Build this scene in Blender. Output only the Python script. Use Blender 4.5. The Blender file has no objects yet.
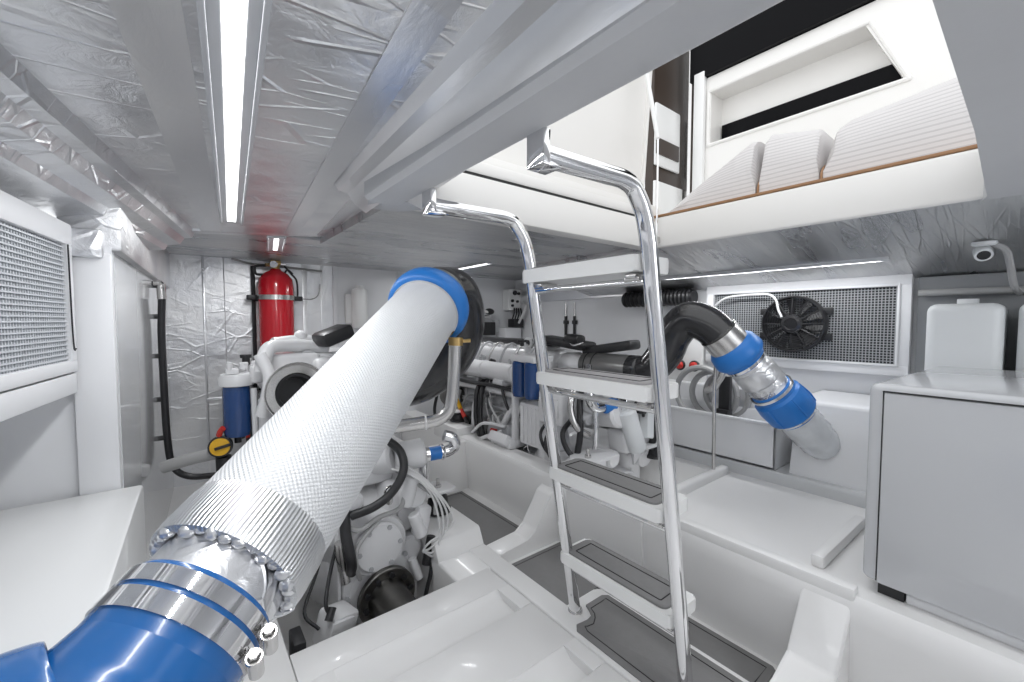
import bpy, bmesh, math, random
from mathutils import Vector, Matrix
random.seed(7)
SC = bpy.context.scene
COL = SC.collection
PI = math.pi
R = math.radians

# ------------------------------------------------------------------ materials
def newmat(name):
    m = bpy.data.materials.new(name); m.use_nodes = True
    nt = m.node_tree; b = nt.nodes['Principled BSDF']
    return m, nt, b

def mat(name, col, rough=.4, metal=0., noise=0., nscale=8., bump=0., bscale=30., coat=0., spec=None):
    m, nt, b = newmat(name)
    b.inputs['Base Color'].default_value = (*col, 1)
    b.inputs['Roughness'].default_value = rough
    b.inputs['Metallic'].default_value = metal
    if coat: b.inputs['Coat Weight'].default_value = coat; b.inputs['Coat Roughness'].default_value = .08
    if spec is not None: b.inputs['Specular IOR Level'].default_value = spec
    tc = nt.nodes.new('ShaderNodeTexCoord')
    if noise:
        n = nt.nodes.new('ShaderNodeTexNoise'); n.inputs['Scale'].default_value = nscale; n.inputs['Detail'].default_value = 4
        mx = nt.nodes.new('ShaderNodeMix'); mx.data_type = 'RGBA'
        mx.inputs[6].default_value = (*[c*(1-noise) for c in col], 1)
        mx.inputs[7].default_value = (*[min(1, c*(1+noise)) for c in col], 1)
        nt.links.new(tc.outputs['Object'], n.inputs['Vector'])
        nt.links.new(n.outputs['Fac'], mx.inputs[0])
        nt.links.new(mx.outputs[2], b.inputs['Base Color'])
    if bump:
        n2 = nt.nodes.new('ShaderNodeTexNoise'); n2.inputs['Scale'].default_value = bscale; n2.inputs['Detail'].default_value = 3
        bp = nt.nodes.new('ShaderNodeBump'); bp.inputs['Strength'].default_value = bump; bp.inputs['Distance'].default_value = .01
        nt.links.new(tc.outputs['Object'], n2.inputs['Vector'])
        nt.links.new(n2.outputs['Fac'], bp.inputs['Height'])
        nt.links.new(bp.outputs['Normal'], b.inputs['Normal'])
    return m

def emit(name, col, strength):
    m, nt, b = newmat(name)
    b.inputs['Base Color'].default_value = (*col, 1)
    b.inputs['Emission Color'].default_value = (*col, 1)
    b.inputs['Emission Strength'].default_value = strength
    return m

def foil(name, base=.7, rough=.25, scale=1., crease=.5, cell=7., stretch=(1, 1, 1), fine=1., strength=.5):
    """crinkled aluminium foil lining: straight creases in several directions plus fine wrinkling, all bump"""
    m, nt, b = newmat(name); L = nt.links
    b.inputs['Metallic'].default_value = 1
    tc = nt.nodes.new('ShaderNodeTexCoord')
    def math_(op, a, c=None, v=None, v2=None):
        n = nt.nodes.new('ShaderNodeMath'); n.operation = op; L.new(a, n.inputs[0])
        if c is not None: L.new(c, n.inputs[1])
        if v is not None: n.inputs[1].default_value = v
        if v2 is not None: n.inputs[2].default_value = v2
        return n.outputs[0]
    def mapped(sc, rz=0.):
        mp = nt.nodes.new('ShaderNodeMapping'); mp.inputs['Scale'].default_value = sc; mp.inputs['Rotation'].default_value = (0, 0, rz)
        L.new(tc.outputs['Object'], mp.inputs['Vector']); return mp.outputs['Vector']
    def noise(vec, sc, det=2, ro=.5, dist=0.):
        n = nt.nodes.new('ShaderNodeTexNoise'); n.inputs['Scale'].default_value = sc; n.inputs['Detail'].default_value = det; n.inputs['Roughness'].default_value = ro; n.inputs['Distortion'].default_value = dist
        L.new(vec, n.inputs['Vector']); return n.outputs['Fac']
    def rng(a, f0, f1, t0, t1):
        r = nt.nodes.new('ShaderNodeMapRange'); L.new(a, r.inputs['Value'])
        for k, v in zip(('From Min', 'From Max', 'To Min', 'To Max'), (f0, f1, t0, t1)): r.inputs[k].default_value = v
        return r.outputs['Result']
    base_v = mapped(stretch); big = noise(base_v, 2.6*scale, 2)
    tot = None
    for q, (rz, sx, sy, c) in enumerate(((.5, .55, 1.6, cell), (-.6, .5, 1.5, cell*1.25), (1.25, .45, 1.4, cell*.8))):
        v = nt.nodes.new('ShaderNodeTexVoronoi'); v.feature = 'DISTANCE_TO_EDGE'; v.inputs['Scale'].default_value = c*scale
        L.new(mapped((sx*stretch[0], sy*stretch[1], stretch[2]), rz), v.inputs['Vector'])
        line = rng(v.outputs['Distance'], 0, .035, 1, 0)
        patch = rng(noise(mapped((1, 1, 1), rz+q*2.1), 3.1*scale+q, 1), .50, .62, 0, 1)
        t_ = math_('MULTIPLY', line, patch)
        tot = t_ if tot is None else math_('ADD', tot, t_)
    nf = noise(base_v, 22*scale, 5, .62, .6)
    nm = noise(base_v, 6*scale, 2, .5, .4)
    h = math_('ADD', math_('MULTIPLY', tot, v=crease), math_('MULTIPLY', nf, v=.55*fine))
    h = math_('ADD', h, math_('MULTIPLY', nm, v=1.3))
    bp = nt.nodes.new('ShaderNodeBump'); bp.inputs['Strength'].default_value = strength; bp.inputs['Distance'].default_value = .012
    L.new(h, bp.inputs['Height']); L.new(bp.outputs['Normal'], b.inputs['Normal'])
    L.new(rng(big, .3, .7, rough-.06, rough+.12), b.inputs['Roughness'])
    mx = nt.nodes.new('ShaderNodeMix'); mx.data_type = 'RGBA'
    mx.inputs[6].default_value = (base*.84, base*.85, base*.88, 1); mx.inputs[7].default_value = (min(1, base*1.14),)*3+(1,)
    L.new(rng(big, .35, .65, 0, 1), mx.inputs[0]); L.new(mx.outputs[2], b.inputs['Base Color'])
    return m

def uvbump(name, col, rough, metal, su, sv, strength, kind='dots', dist=.004):
    """cloth / ribbed sleeve: a regular weave in the surface's own UV (metres)"""
    m, nt, b = newmat(name); L = nt.links
    b.inputs['Base Color'].default_value = (*col, 1); b.inputs['Roughness'].default_value = rough; b.inputs['Metallic'].default_value = metal
    uv = nt.nodes.new('ShaderNodeUVMap'); uv.uv_map = 'UVMap'
    sp = nt.nodes.new('ShaderNodeSeparateXYZ'); L.new(uv.outputs['UV'], sp.inputs[0])
    def wave(sock, s):
        k = nt.nodes.new('ShaderNodeMath'); k.operation = 'MULTIPLY'; k.inputs[1].default_value = s*2*PI
        L.new(sock, k.inputs[0])
        sn = nt.nodes.new('ShaderNodeMath'); sn.operation = 'SINE'; L.new(k.outputs[0], sn.inputs[0]); return sn.outputs[0]
    wu = wave(sp.outputs['X'], su)
    if kind == 'dots':
        wv = wave(sp.outputs['Y'], sv)
        mu = nt.nodes.new('ShaderNodeMath'); mu.operation = 'MULTIPLY'; L.new(wu, mu.inputs[0]); L.new(wv, mu.inputs[1]); h = mu.outputs[0]
    else:
        h = wu
    nz = nt.nodes.new('ShaderNodeTexNoise'); nz.inputs['Scale'].default_value = 12
    tc = nt.nodes.new('ShaderNodeTexCoord'); L.new(tc.outputs['Object'], nz.inputs['Vector'])
    ad = nt.nodes.new('ShaderNodeMath'); ad.operation = 'MULTIPLY_ADD'; ad.inputs[1].default_value = .35
    L.new(nz.outputs['Fac'], ad.inputs[0]); L.new(h, ad.inputs[2])
    bp = nt.nodes.new('ShaderNodeBump'); bp.inputs['Strength'].default_value = strength; bp.inputs['Distance'].default_value = dist
    L.new(ad.outputs[0], bp.inputs['Height']); L.new(bp.outputs['Normal'], b.inputs['Normal'])
    return m

M = {}
M['gel'] = mat('white_gelcoat', (.82, .815, .81), .36, coat=.15, noise=.015, nscale=3)
M['wall'] = mat('white_wall_panel', (.78, .785, .80), .35, noise=.015, nscale=2)
M['glosswall'] = mat('glossy_white_panel', (.70, .71, .72), .12, coat=.6, noise=.02, nscale=2)
M['plat'] = mat('white_platform_gelcoat', (.74, .745, .745), .3, coat=.2)
M['liner'] = mat('grey_liner', (.56, .565, .58), .4, noise=.05, nscale=5, bump=.03, bscale=40)
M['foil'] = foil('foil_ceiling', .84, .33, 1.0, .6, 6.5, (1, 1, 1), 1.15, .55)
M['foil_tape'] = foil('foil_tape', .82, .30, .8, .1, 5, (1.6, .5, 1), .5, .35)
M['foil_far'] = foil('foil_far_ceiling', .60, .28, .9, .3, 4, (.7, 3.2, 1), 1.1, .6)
M['foil_wall'] = foil('foil_wall', .80, .38, 1.1, .25, 6, (1, 1, 1), 1., .45)
M['foil_wrap'] = foil('foil_wrap', .80, .30, 1.6, .4, 6, (1, 1, 1), .7, .3)
M['enamel'] = mat('white_engine_enamel', (.76, .76, .77), .28, coat=.3, noise=.02)
M['enamel2'] = mat('grey_white_engine_casting', (.45, .455, .47), .38, noise=.12, nscale=14, bump=.15, bscale=60)
M['chrome'] = mat('polished_stainless', (.80, .80, .81), .07, 1)
M['steel'] = mat('brushed_steel', (.62, .61, .60), .26, 1, noise=.1, nscale=20)
M['darksteel'] = mat('dark_oiled_steel', (.17, .165, .155), .33, 1, noise=.2, nscale=25)
M['black'] = mat('black_plastic', (.018, .018, .02), .4)
M['rubber'] = mat('black_rubber', (.022, .022, .024), .34, bump=.05)
M['blackgloss'] = mat('black_glossy_hose', (.02, .02, .022), .2, coat=.3)
M['gunmetal'] = mat('grey_metal_sleeve', (.27, .27, .265), .3, .7, noise=.08)
M['blue'] = mat('blue_silicone', (.010, .105, .33), .25, noise=.06, nscale=8, coat=.3)
M['blue2'] = mat('bright_blue_silicone', (.018, .185, .58), .38, noise=.05)
M['filterblue'] = mat('dark_blue_paint', (.012, .055, .19), .22, coat=.5)
M['red'] = mat('red_paint', (.52, .004, .015), .22, coat=.5)
M['redp'] = mat('red_plastic', (.6, .04, .03), .4)
M['yellow'] = mat('yellow_plastic', (.75, .42, .02), .35)
M['brass'] = mat('brass', (.55, .38, .16), .3, 1)
M['pad'] = mat('grey_deck_pad', (.215, .212, .212), .75, noise=.06, nscale=60, bump=.1, bscale=200)
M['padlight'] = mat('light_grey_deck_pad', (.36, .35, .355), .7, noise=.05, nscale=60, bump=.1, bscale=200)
M['seam'] = mat('black_seam', (.012, .012, .012), .6)
M['white'] = mat('white_plastic', (.83, .83, .82), .3)
M['offw'] = mat('white_tank_plastic', (.74, .76, .77), .4)
M['wire'] = mat('white_wire', (.75, .75, .75), .45)
M['greyhose'] = mat('grey_hose', (.38, .38, .38), .35)
M['mesh'] = mat('white_painted_mesh', (.55, .57, .60), .45)
M['meshr'] = mat('grey_painted_mesh', (.42, .435, .45), .45)
M['meshdark'] = mat('grey_filter_cloth', (.34, .355, .38), .8)
M['core'] = mat('black_radiator_core', (.03, .033, .037), .6)
M['led'] = emit('led_diffuser', (1, 1, 1), 3.)
M['ledbody'] = mat('led_channel', (.62, .63, .65), .4, .3)
def stripes(name, c1, c2, freq):
    m, nt, b = newmat(name); L = nt.links; b.inputs['Roughness'].default_value = .85
    tc = nt.nodes.new('ShaderNodeTexCoord'); sp = nt.nodes.new('ShaderNodeSeparateXYZ'); L.new(tc.outputs['Object'], sp.inputs[0])
    a = nt.nodes.new('ShaderNodeMath'); a.operation = 'ADD'; L.new(sp.outputs['Z'], a.inputs[0]); L.new(sp.outputs['X'], a.inputs[1])
    k = nt.nodes.new('ShaderNodeMath'); k.operation = 'MULTIPLY'; k.inputs[1].default_value = freq*2*PI; L.new(a.outputs[0], k.inputs[0])
    sn = nt.nodes.new('ShaderNodeMath'); sn.operation = 'SINE'; L.new(k.outputs[0], sn.inputs[0])
    mr = nt.nodes.new('ShaderNodeMapRange'); mr.inputs['From Min'].default_value = .2; mr.inputs['From Max'].default_value = .9; L.new(sn.outputs[0], mr.inputs['Value'])
    mx = nt.nodes.new('ShaderNodeMix'); mx.data_type = 'RGBA'; mx.inputs[6].default_value = (*c1, 1); mx.inputs[7].default_value = (*c2, 1)
    L.new(mr.outputs['Result'], mx.inputs[0]); L.new(mx.outputs[2], b.inputs['Base Color'])
    bp = nt.nodes.new('ShaderNodeBump'); bp.inputs['Strength'].default_value = .2; bp.inputs['Distance'].default_value = .003
    L.new(mr.outputs['Result'], bp.inputs['Height']); L.new(bp.outputs['Normal'], b.inputs['Normal'])
    return m
M['cushion'] = stripes('striped_cushion', (.68, .66, .655), (.56, .54, .54), 55)
M['teak'] = mat('teak', (.32, .17, .08), .5, noise=.2, nscale=12)
M['brown'] = mat('brown_wood_door', (.035, .02, .012), .4, noise=.2, nscale=5)
M['darkglass'] = mat('black_glass', (.004, .004, .005), .25, spec=.08)
M['cream'] = mat('cream_moulding', (.84, .825, .80), .35)
M['sleeve'] = uvbump('white_woven_sleeve', (.68, .69, .705), .42, .1, 125, 125, .36, 'dots', .003)
M['band'] = uvbump('ribbed_foil_band', (.74, .75, .76), .33, 1, 170, 0, .4, 'ribs', .0016)
M['recess_shade'] = mat('dark_grey_recess_shade', (.27, .28, .29), .5)  # flat dark grey that paints in the shade behind the tanks
M['clear'] = mat('cloudy_plastic_wrap', (.72, .74, .76), .18, .15, noise=.12, nscale=25, bump=.3, bscale=30, coat=.4)
M['cabinet'] = mat('light_grey_cabinet', (.60, .61, .63), .2, coat=.4, noise=.02, nscale=2)
M['seagrey'] = mat('grey_gelcoat', (.55, .56, .57), .3, coat=.3)

# ------------------------------------------------------------------ mesh helpers
def V(*a): return Vector(a if len(a) > 1 else a[0])

def spline(pts, n=6):
    P = [Vector(p) for p in pts]
    if len(P) < 3 or n <= 1: return P
    out = []
    for i in range(len(P)-1):
        p0 = P[i-1] if i else P[0]*2-P[1]
        p1, p2 = P[i], P[i+1]
        p3 = P[i+2] if i+2 < len(P) else P[-1]*2-P[-2]
        for k in range(n):
            t = k/n
            out.append(.5*((2*p1)+(-p0+p2)*t+(2*p0-5*p1+4*p2-p3)*t*t+(-p0+3*p1-3*p2+p3)*t**3))
    out.append(P[-1]); return out

class MB:
    def __init__(s, X=None):
        s.bm = bmesh.new(); s.X = X or Matrix(); s.uv = s.bm.loops.layers.uv.new('UVMap')
    def _bev(s, verts, bev, seg=2):
        if bev:
            es = {e for v in verts for e in v.link_edges}
            bmesh.ops.bevel(s.bm, geom=list(es), offset=bev, segments=seg, affect='EDGES', profile=.5)
    def box(s, c, size, rot=(0, 0, 0), bev=0., seg=2):
        from mathutils import Euler
        mx = s.X @ Matrix.Translation(Vector(c)) @ Euler(rot).to_matrix().to_4x4() @ Matrix.Diagonal((*size, 1))
        r = bmesh.ops.create_cube(s.bm, size=1, matrix=mx); s._bev(r['verts'], bev, seg); return s
    def bb(s, lo, hi, bev=0., seg=2):
        return s.box([(a+b)/2 for a, b in zip(lo, hi)], [abs(b-a) for a, b in zip(lo, hi)], bev=bev, seg=seg)
    def prism(s, pts, vec, bev=0.):
        vec = Vector(vec)
        a = [s.bm.verts.new(s.X @ Vector(p)) for p in pts]; b = [s.bm.verts.new(s.X @ (Vector(p)+vec)) for p in pts]
        n = len(a)
        s.bm.faces.new(a); s.bm.faces.new(b[::-1])
        for i in range(n): s.bm.faces.new((a[i], b[i], b[(i+1) % n], a[(i+1) % n]))
        s._bev(a+b, bev); return s
    def sheet(s, pts, vec, thick):
        """open polyline (a folded sheet) swept along vec, with thickness along thick"""
        th = Vector(thick)
        loop = [Vector(p) for p in pts]+[Vector(p)+th for p in reversed(pts)]
        return s.prism(loop, vec)
    def rings(s, cs, frames, rad, seg, caps=True, vl=None):
        rows = []
        for c, (u, w), r in zip(cs, frames, rad):
            rows.append([s.bm.verts.new(s.X @ (c+(u*math.cos(2*PI*k/seg)+w*math.sin(2*PI*k/seg))*r)) for k in range(seg)])
        for i in range(len(rows)-1):
            for k in range(seg):
                k2 = (k+1) % seg
                f = s.bm.faces.new((rows[i][k], rows[i][k2], rows[i+1][k2], rows[i+1][k]))
                if vl:
                    rm = max(rad)
                    uu = [k/seg*2*PI*rm, (k+1)/seg*2*PI*rm]
                    for l, (a, b) in zip(f.loops, ((uu[0], vl[i]), (uu[1], vl[i]), (uu[1], vl[i+1]), (uu[0], vl[i+1]))): l[s.uv].uv = (a, b)
        if caps:
            if rad[0] > 1e-6: s.bm.faces.new(rows[0][::-1])
            if rad[-1] > 1e-6: s.bm.faces.new(rows[-1])
        return s
    def tube(s, pts, r, seg=12, n=6, caps=True):
        P = spline(pts, n)
        if isinstance(r, (list, tuple)):
            rr = []
            m = len(r)-1
            for i in range(len(P)):
                t = i/(len(P)-1)*m; j = min(int(t), m-1); rr.append(r[j]+(r[j+1]-r[j])*(t-j))
        else: rr = [r]*len(P)
        T = [(P[min(i+1, len(P)-1)]-P[max(i-1, 0)]).normalized() for i in range(len(P))]
        u = T[0].orthogonal().normalized(); fr = []; vl = [0]
        for i, t in enumerate(T):
            u = (u-t*u.dot(t)); u = u.normalized() if u.length > 1e-6 else t.orthogonal().normalized()
            fr.append((u, t.cross(u)))
            if i: vl.append(vl[-1]+(P[i]-P[i-1]).length)
        return s.rings(P, fr, rr, seg, caps, vl)
    def lathe(s, p0, d, prof, seg=32, caps=True):
        p0 = Vector(p0); d = Vector(d).normalized(); u = d.orthogonal().normalized(); w = d.cross(u)
        cs = [p0+d*t for t, r in prof]; vl = [0]
        for i in range(1, len(prof)): vl.append(vl[-1]+math.hypot(prof[i][0]-prof[i-1][0], prof[i][1]-prof[i-1][1]))
        return s.rings(cs, [(u, w)]*len(prof), [max(r, 0.) for t, r in prof], seg, caps, vl)
    def cyl(s, p0, p1, r0, r1=None, seg=20, bev=0.):
        p0, p1 = Vector(p0), Vector(p1); L = (p1-p0).length; r1 = r0 if r1 is None else r1
        if bev: pr = [(0, r0-bev), (bev, r0), (L-bev, r1), (L, r1-bev)]
        else: pr = [(0, r0), (L, r1)]
        return s.lathe(p0, p1-p0, pr, seg)
    def ball(s, c, r, seg=16):
        r = (r,)*3 if not isinstance(r, (tuple, list)) else r
        bmesh.ops.create_uvsphere(s.bm, u_segments=seg, v_segments=seg//2+2, radius=1, matrix=s.X @ Matrix.Translation(Vector(c)) @ Matrix.Diagonal((*r, 1))); return s
    def ring(s, c, d, R_, r, seg=28, ms=8):
        c = Vector(c); d = Vector(d).normalized(); u = d.orthogonal().normalized(); w = d.cross(u)
        rows = []
        for k in range(seg):
            a = 2*PI*k/seg; e = u*math.cos(a)+w*math.sin(a)
            rows.append([s.bm.verts.new(s.X @ (c+e*(R_+r*math.cos(2*PI*j/ms))+d*r*math.sin(2*PI*j/ms))) for j in range(ms)])
        for k in range(seg):
            for j in range(ms):
                s.bm.faces.new((rows[k][j], rows[(k+1) % seg][j], rows[(k+1) % seg][(j+1) % ms], rows[k][(j+1) % ms]))
        return s
    def bolts(s, c, d, R_, n, r, h, a0=0.):
        c = Vector(c); d = Vector(d).normalized(); u = d.orthogonal().normalized(); w = d.cross(u)
        for k in range(n):
            a = a0+2*PI*k/n; p = c+(u*math.cos(a)+w*math.sin(a))*R_
            s.cyl(p-d*.002, p+d*h, r, seg=6)
        return s
    def build(s, name, m, parent=None, **props):
        bm = s.bm
        bmesh.ops.recalc_face_normals(bm, faces=bm.faces[:])
        for f in bm.faces: f.smooth = True
        for e in bm.edges:
            if len(e.link_faces) == 2 and e.calc_face_angle(0) > .62: e.smooth = False
        if parent is None:
            xs = [v.co.x for v in bm.verts]; ys = [v.co.y for v in bm.verts]; zs = [v.co.z for v in bm.verts]
            O = Vector(((min(xs)+max(xs))/2, (min(ys)+max(ys))/2, min(zs)))
        else:
            p = parent
            while p.parent: p = p.parent
            O = p.location.copy()
        bmesh.ops.translate(bm, verts=bm.verts[:], vec=-O)
        me = bpy.data.meshes.new(name); bm.to_mesh(me); bm.free()
        me.materials.append(m if not isinstance(m, str) else M[m])
        o = bpy.data.objects.new(name, me); COL.objects.link(o)
        if parent is None: o.location = O
        else: o.parent = parent
        for k, v in props.items(): o[k] = v
        return o

def build_each(mb, name, m, parent):
    """every separate piece collected in mb becomes a part of its own"""
    bm = mb.bm; bm.verts.index_update(); seen = set(); out = []
    for v0 in bm.verts[:]:
        if v0 in seen: continue
        st = [v0]; isl = []; seen.add(v0)
        while st:
            v = st.pop(); isl.append(v)
            for e in v.link_edges:
                o = e.other_vert(v)
                if o not in seen: seen.add(o); st.append(o)
        q = MB(); mp = {v: q.bm.verts.new(v.co) for v in isl}
        for f in {f for v in isl for f in v.link_faces}: q.bm.faces.new([mp[v] for v in f.verts])
        out.append(q.build(name, m, parent))
    bm.free(); return out

def thing(name, loc, label, cat, group=None):
    o = bpy.data.objects.new(name, None); COL.objects.link(o); o.location = loc; o.empty_display_size = .05
    o['label'] = label; o['category'] = cat
    if group: o['group'] = group
    return o
def single(name, mb, m, label, cat, group=None):
    o = mb.build(name, m); o['label'] = label; o['category'] = cat
    if group: o['group'] = group
    return o
def struct(name, mb, m):
    o = mb.build(name, m); o['kind'] = 'structure'; return o
def frame(origin, xdir_deg):
    """local frame: x along the given heading in plan, z up"""
    return Matrix.Translation(Vector(origin)) @ Matrix.Rotation(R(xdir_deg), 4, 'Z')

# ================================================================== THE ROOM
# boat axes: Y forward, X to starboard (right), Z up; centreline X = 1.2; lower floor Z = -0.05
# ---- floor mouldings
f = MB(); f.bb((1.0, -1.0, -.12), (1.42, 3.2, -.05)); struct('floor', f, 'gel')
f = MB()                                                       # floor on the left side and bilge of the left engine bay
f.bb((-.7, -1.0, -.1), (.22, 3.2, 0), .004)
f.bb((.2, 1.36, -.5), (.82, 3.2, -.42))
f.bb((.2, 1.3, -.45), (.93, 1.345, -.03))
f.bb((.18, 1.36, -.45), (.219, 3.2, -.002))
struct('floor_left', f, 'gel')
f = MB()                                                       # grooved cover panel over the left shaft
f.bb((.222, -1.0, -.05), (.945, .76, 0), .003); f.bb((.222, .88, -.05), (.945, 1.09, 0), .003); f.bb((.222, 1.225, -.05), (.945, 1.36, 0), .003)
for a, b in ((.76, .88), (1.09, 1.225)):                          # the grooves: the floor of each rises gently towards the stern
    f.bb((.222, a, -.05), (.945, b, -.034))
    f.prism([(.30, b+.001, -.034), (.30, b+.001, 0), (.30, b-.012, -.012), (.30, a, 0), (.30, a, -.034)], (.60, 0, 0)) if False else f.prism([(.30, b, -.002), (.30, b-.03, -.024), (.30, a+.012, -.032), (.30, a, -.034), (.30, b, -.034)], (.60, 0, 0))
    f.bb((.222, a, -.034), (.31, b, 0)); f.bb((.895, a, -.034), (.945, b, 0))
o = struct('floor_panel', f, 'gel')
f = MB(); f.bb((.949, -1.0, -.14), (1.035, 1.56, .004), .008, 3); struct('trim_1', f, 'gel')
# left engine bed with raised block
f = MB()
f.bb((.80, 1.345, -.45), (1.035, 3.2, -.0), .012, 3)
f.prism([(.80, 1.5, -.02), (.80, 1.55, .075), (.80, 1.93, .075), (.80, 1.99, -.02)], (.235, 0, 0), .012)
f.bb((.80, 2.15, -.05), (1.06, 3.2, .26), .015, 3)
struct('engine_bed_left', f, 'gel')
# right engine bed, raised lip and side wall of the well
f = MB()
f.prism([(1.385, .93, -.1), (1.36, .93, .235), (1.375, .93, .26), (1.50, .93, .26), (1.50, .93, -.45)], (0, 2.27, 0))
f.bb((1.365, 1.22, .2), (1.5, 1.42, .30), .012)
f.bb((1.36, 2.3, .2), (1.5, 2.62, .31), .012)
struct('engine_bed_right', f, 'gel')
f = MB()
f.prism([(1.40, -1.0, -.1), (1.375, -1.0, .20), (1.385, -1.0, .245), (1.40, -1.0, .262), (2.09, -1.0, .262), (2.09, -1.0, .14), (1.5, -1, .14), (1.5, -1, -.1)], (0, 1.96, 0))
f.bb((1.388, .285, .24), (1.43, .96, .281), .006, 2)              # inner lip
f.bb((1.44, .915, .25), (2.06, .955, .30), .012, 3)               # far ridge
f.prism([(1.47, .375, .26), (1.90, .365, .26), (1.90, .40, .26), (1.47, .41, .26)], (0, 0, .04), .01)  # near ridge
struct('ledge_right', f, 'gel')
# bilge of the right engine bay and outer bed
f = MB(); f.bb((1.45, .9, -.5), (2.15, 3.2, -.4)); f.bb((2.04, .96, -.45), (2.2, 3.2, .26), .015); struct('floor_right', f, 'gel')
# side shelf steps up to the right hull side
f = MB()
f.prism([(2.09, 0, .10), (2.09, 0, .30), (2.10, 0, .315), (2.6, 0, .315), (2.6, 0, .10)], (0, 3.2, 0))
struct('shelf_right', f, 'seagrey')
# transverse webs of the well
f = MB()
f.prism([(1.03, 1.40, -.1), (1.03, 1.40, .005), (1.20, 1.40, .005), (1.25, 1.40, .04), (1.33, 1.40, .185), (1.385, 1.40, .215), (1.40, 1.40, -.1)], (0, .10, 0), .008)
struct('web_forward', f, 'gel')
f = MB()
f.prism([(1.0, .29, -.1), (1.0, .29, .02), (1.12, .29, .05), (1.29, .29, .085), (1.385, .29, .238), (1.41, .29, -.1)], (0, .115, 0), .008)
struct('web_aft', f, 'gel')
f = MB(); f.bb((1.03, 2.2, -.1), (1.40, 2.26, .25), .01); struct('web_bow', f, 'gel')

# ---- walls
f = MB()                                                       # left: glossy panel forward of the alcove
f.prism([(-.145, 1.60, 0), (-.07, 3.2, 0), (-.2, 3.2, 0), (-.25, 1.60, 0)], (0, 0, 1.215))
struct('wall_left', f, 'glosswall')
f = MB(); f.bb((-.75, 1.575, 0), (-.147, 1.598, 1.2)); f.bb((-.75, -1.0, 0), (-.70, 1.574, 1.3)); f.bb((-.228, 1.556, .2), (-.147, 1.576, 1.18), .003); struct('wall_alcove', f, 'wall')
f = MB()                                                       # foil above the left panel, slightly proud
f.prism([(-.125, 1.58, 1.19), (-.05, 3.2, 1.19), (-.25, 3.2, 1.19), (-.25, 1.58, 1.19)], (0, 0, .26), .01)
f.bb((-.235, 1.54, 1.165), (-.16, 1.6, 1.24), .008)
struct('wall_left_foil', f, 'foil_wall')
f = MB(); f.bb((-.2, 3.2, -.1), (.86, 3.26, 1.5)); struct('wall_back_foil', f, 'foil_wall')
f = MB()
for x, w in ((.10, .012), (.21, .004), (.66, .03), (.78, .012)):
    f.bb((x, 3.192, .0), (x+w, 3.2, 1.42), .002)
f.bb((.10, 3.19, .50), (.86, 3.2, .52), .002)
struct('trim_2', f, 'foil_tape')
f = MB(); f.bb((.86, 3.2, -.5), (2.7, 3.26, 1.5)); f.bb((.86, 3.185, 0), (.89, 3.2, 1.42), .003); f.bb((1.35, 3.185, 0), (1.37, 3.2, 1.42), .003); struct('wall_back', f, 'wall')
f = MB(); f.bb((2.56, -1.0, -.1), (2.62, 3.2, 1.5)); struct('wall_right', f, 'wall')
f = MB(); f.sheet([(2.54, 1.30, 1.19), (2.54, 3.2, 1.17)], (0, 0, .14), (.02, 0, 0)); struct('trim_3', f, 'foil_tape')
f = MB(); f.bb((-.8, -1.06, -.1), (2.7, -1.0, 1.6)); struct('wall_aft', f, 'wall')
f = MB()                                                       # white bulwark the right exhaust runs into
f.prism([(2.13, .25, .30), (2.20, .25, .635), (2.23, .25, .65), (2.56, .25, .65), (2.56, .25, .30)], (0, .44, 0), .012)
f.bb((2.45, .69, .3), (2.56, 1.7, .62), .01)
struct('bulwark_right', f, 'wall')

# ---- ceiling: cambered, folded foil panels
f = MB()
prof = [(-.60, 1.365), (-.02, 1.378), (.20, 1.395), (.36, 1.412), (.56, 1.43)]
dx = .085
f.sheet([(x-dx, -1.0, z) for x, z in prof], (dx*3.2, 3.2, 0), (0, 0, .05))
struct('ceiling', f, 'foil')
f = MB()                                                       # folded foil soffit that narrows towards the bow along the left side
prof = [(-1.2, 1.17), (-.36, 1.248), (-.20, 1.262), (-.12, 1.282), (-.085, 1.285), (-.075, 1.305), (-.035, 1.315), (-.02, 1.34), (.005, 1.345), (.02, 1.385)]
f.sheet([(x-.53, -1.0, z) for x, z in prof], (.566, 3.2, 0), (-.02, 0, .04))
struct('soffit_left', f, 'foil')
f = MB()
for x, z, w in ((-.115, 1.3695, .07), (.19, 1.3905, .055), (.33, 1.4055, .05)):
    f.sheet([(x-dx, -1.0, z), (x+w-dx, -1.0, z+w*.075)], (dx*3.15, 3.15, 0), (0, 0, .006))
struct('trim_4', f, 'foil_tape')
f = MB()
f.sheet([(-.3, 2.2, 1.42), (-.3, 2.2, 1.36), (-.3, 2.24, 1.36), (-.3, 2.24, 1.42)], (.001, 0, 0), (0, .005, 0))
f.prism([(-.3, 2.15, 1.333), (.56, 2.15, 1.412), (.56, 2.15, 1.46), (-.3, 2.15, 1.46)], (0, .06, 0), .006)
struct('trim_5', f, 'foil_tape')
f = MB()
f.bb((-.4, 2.22, 1.395), (2.62, 3.22, 1.45))                      # forward bay
f.bb((.56, 1.23, 1.385), (1.9, 2.23, 1.43))
f.bb((.545, 1.40, 1.38), (.565, 2.22, 1.44))
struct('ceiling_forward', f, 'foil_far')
f = MB()
f.prism([(1.88, 0, 1.362), (2.62, 0, 1.175), (2.62, 0, 1.225), (1.88, 0, 1.41)], (0, 2.23, 0))
f.prism([(1.9, -1, 1.362), (2.62, -1, 1.175), (2.62, -1, 1.225), (1.9, -1, 1.41)], (0, 1.01, 0))
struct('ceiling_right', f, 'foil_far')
f = MB()                                                       # grey moulded rim of the deck opening
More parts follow.
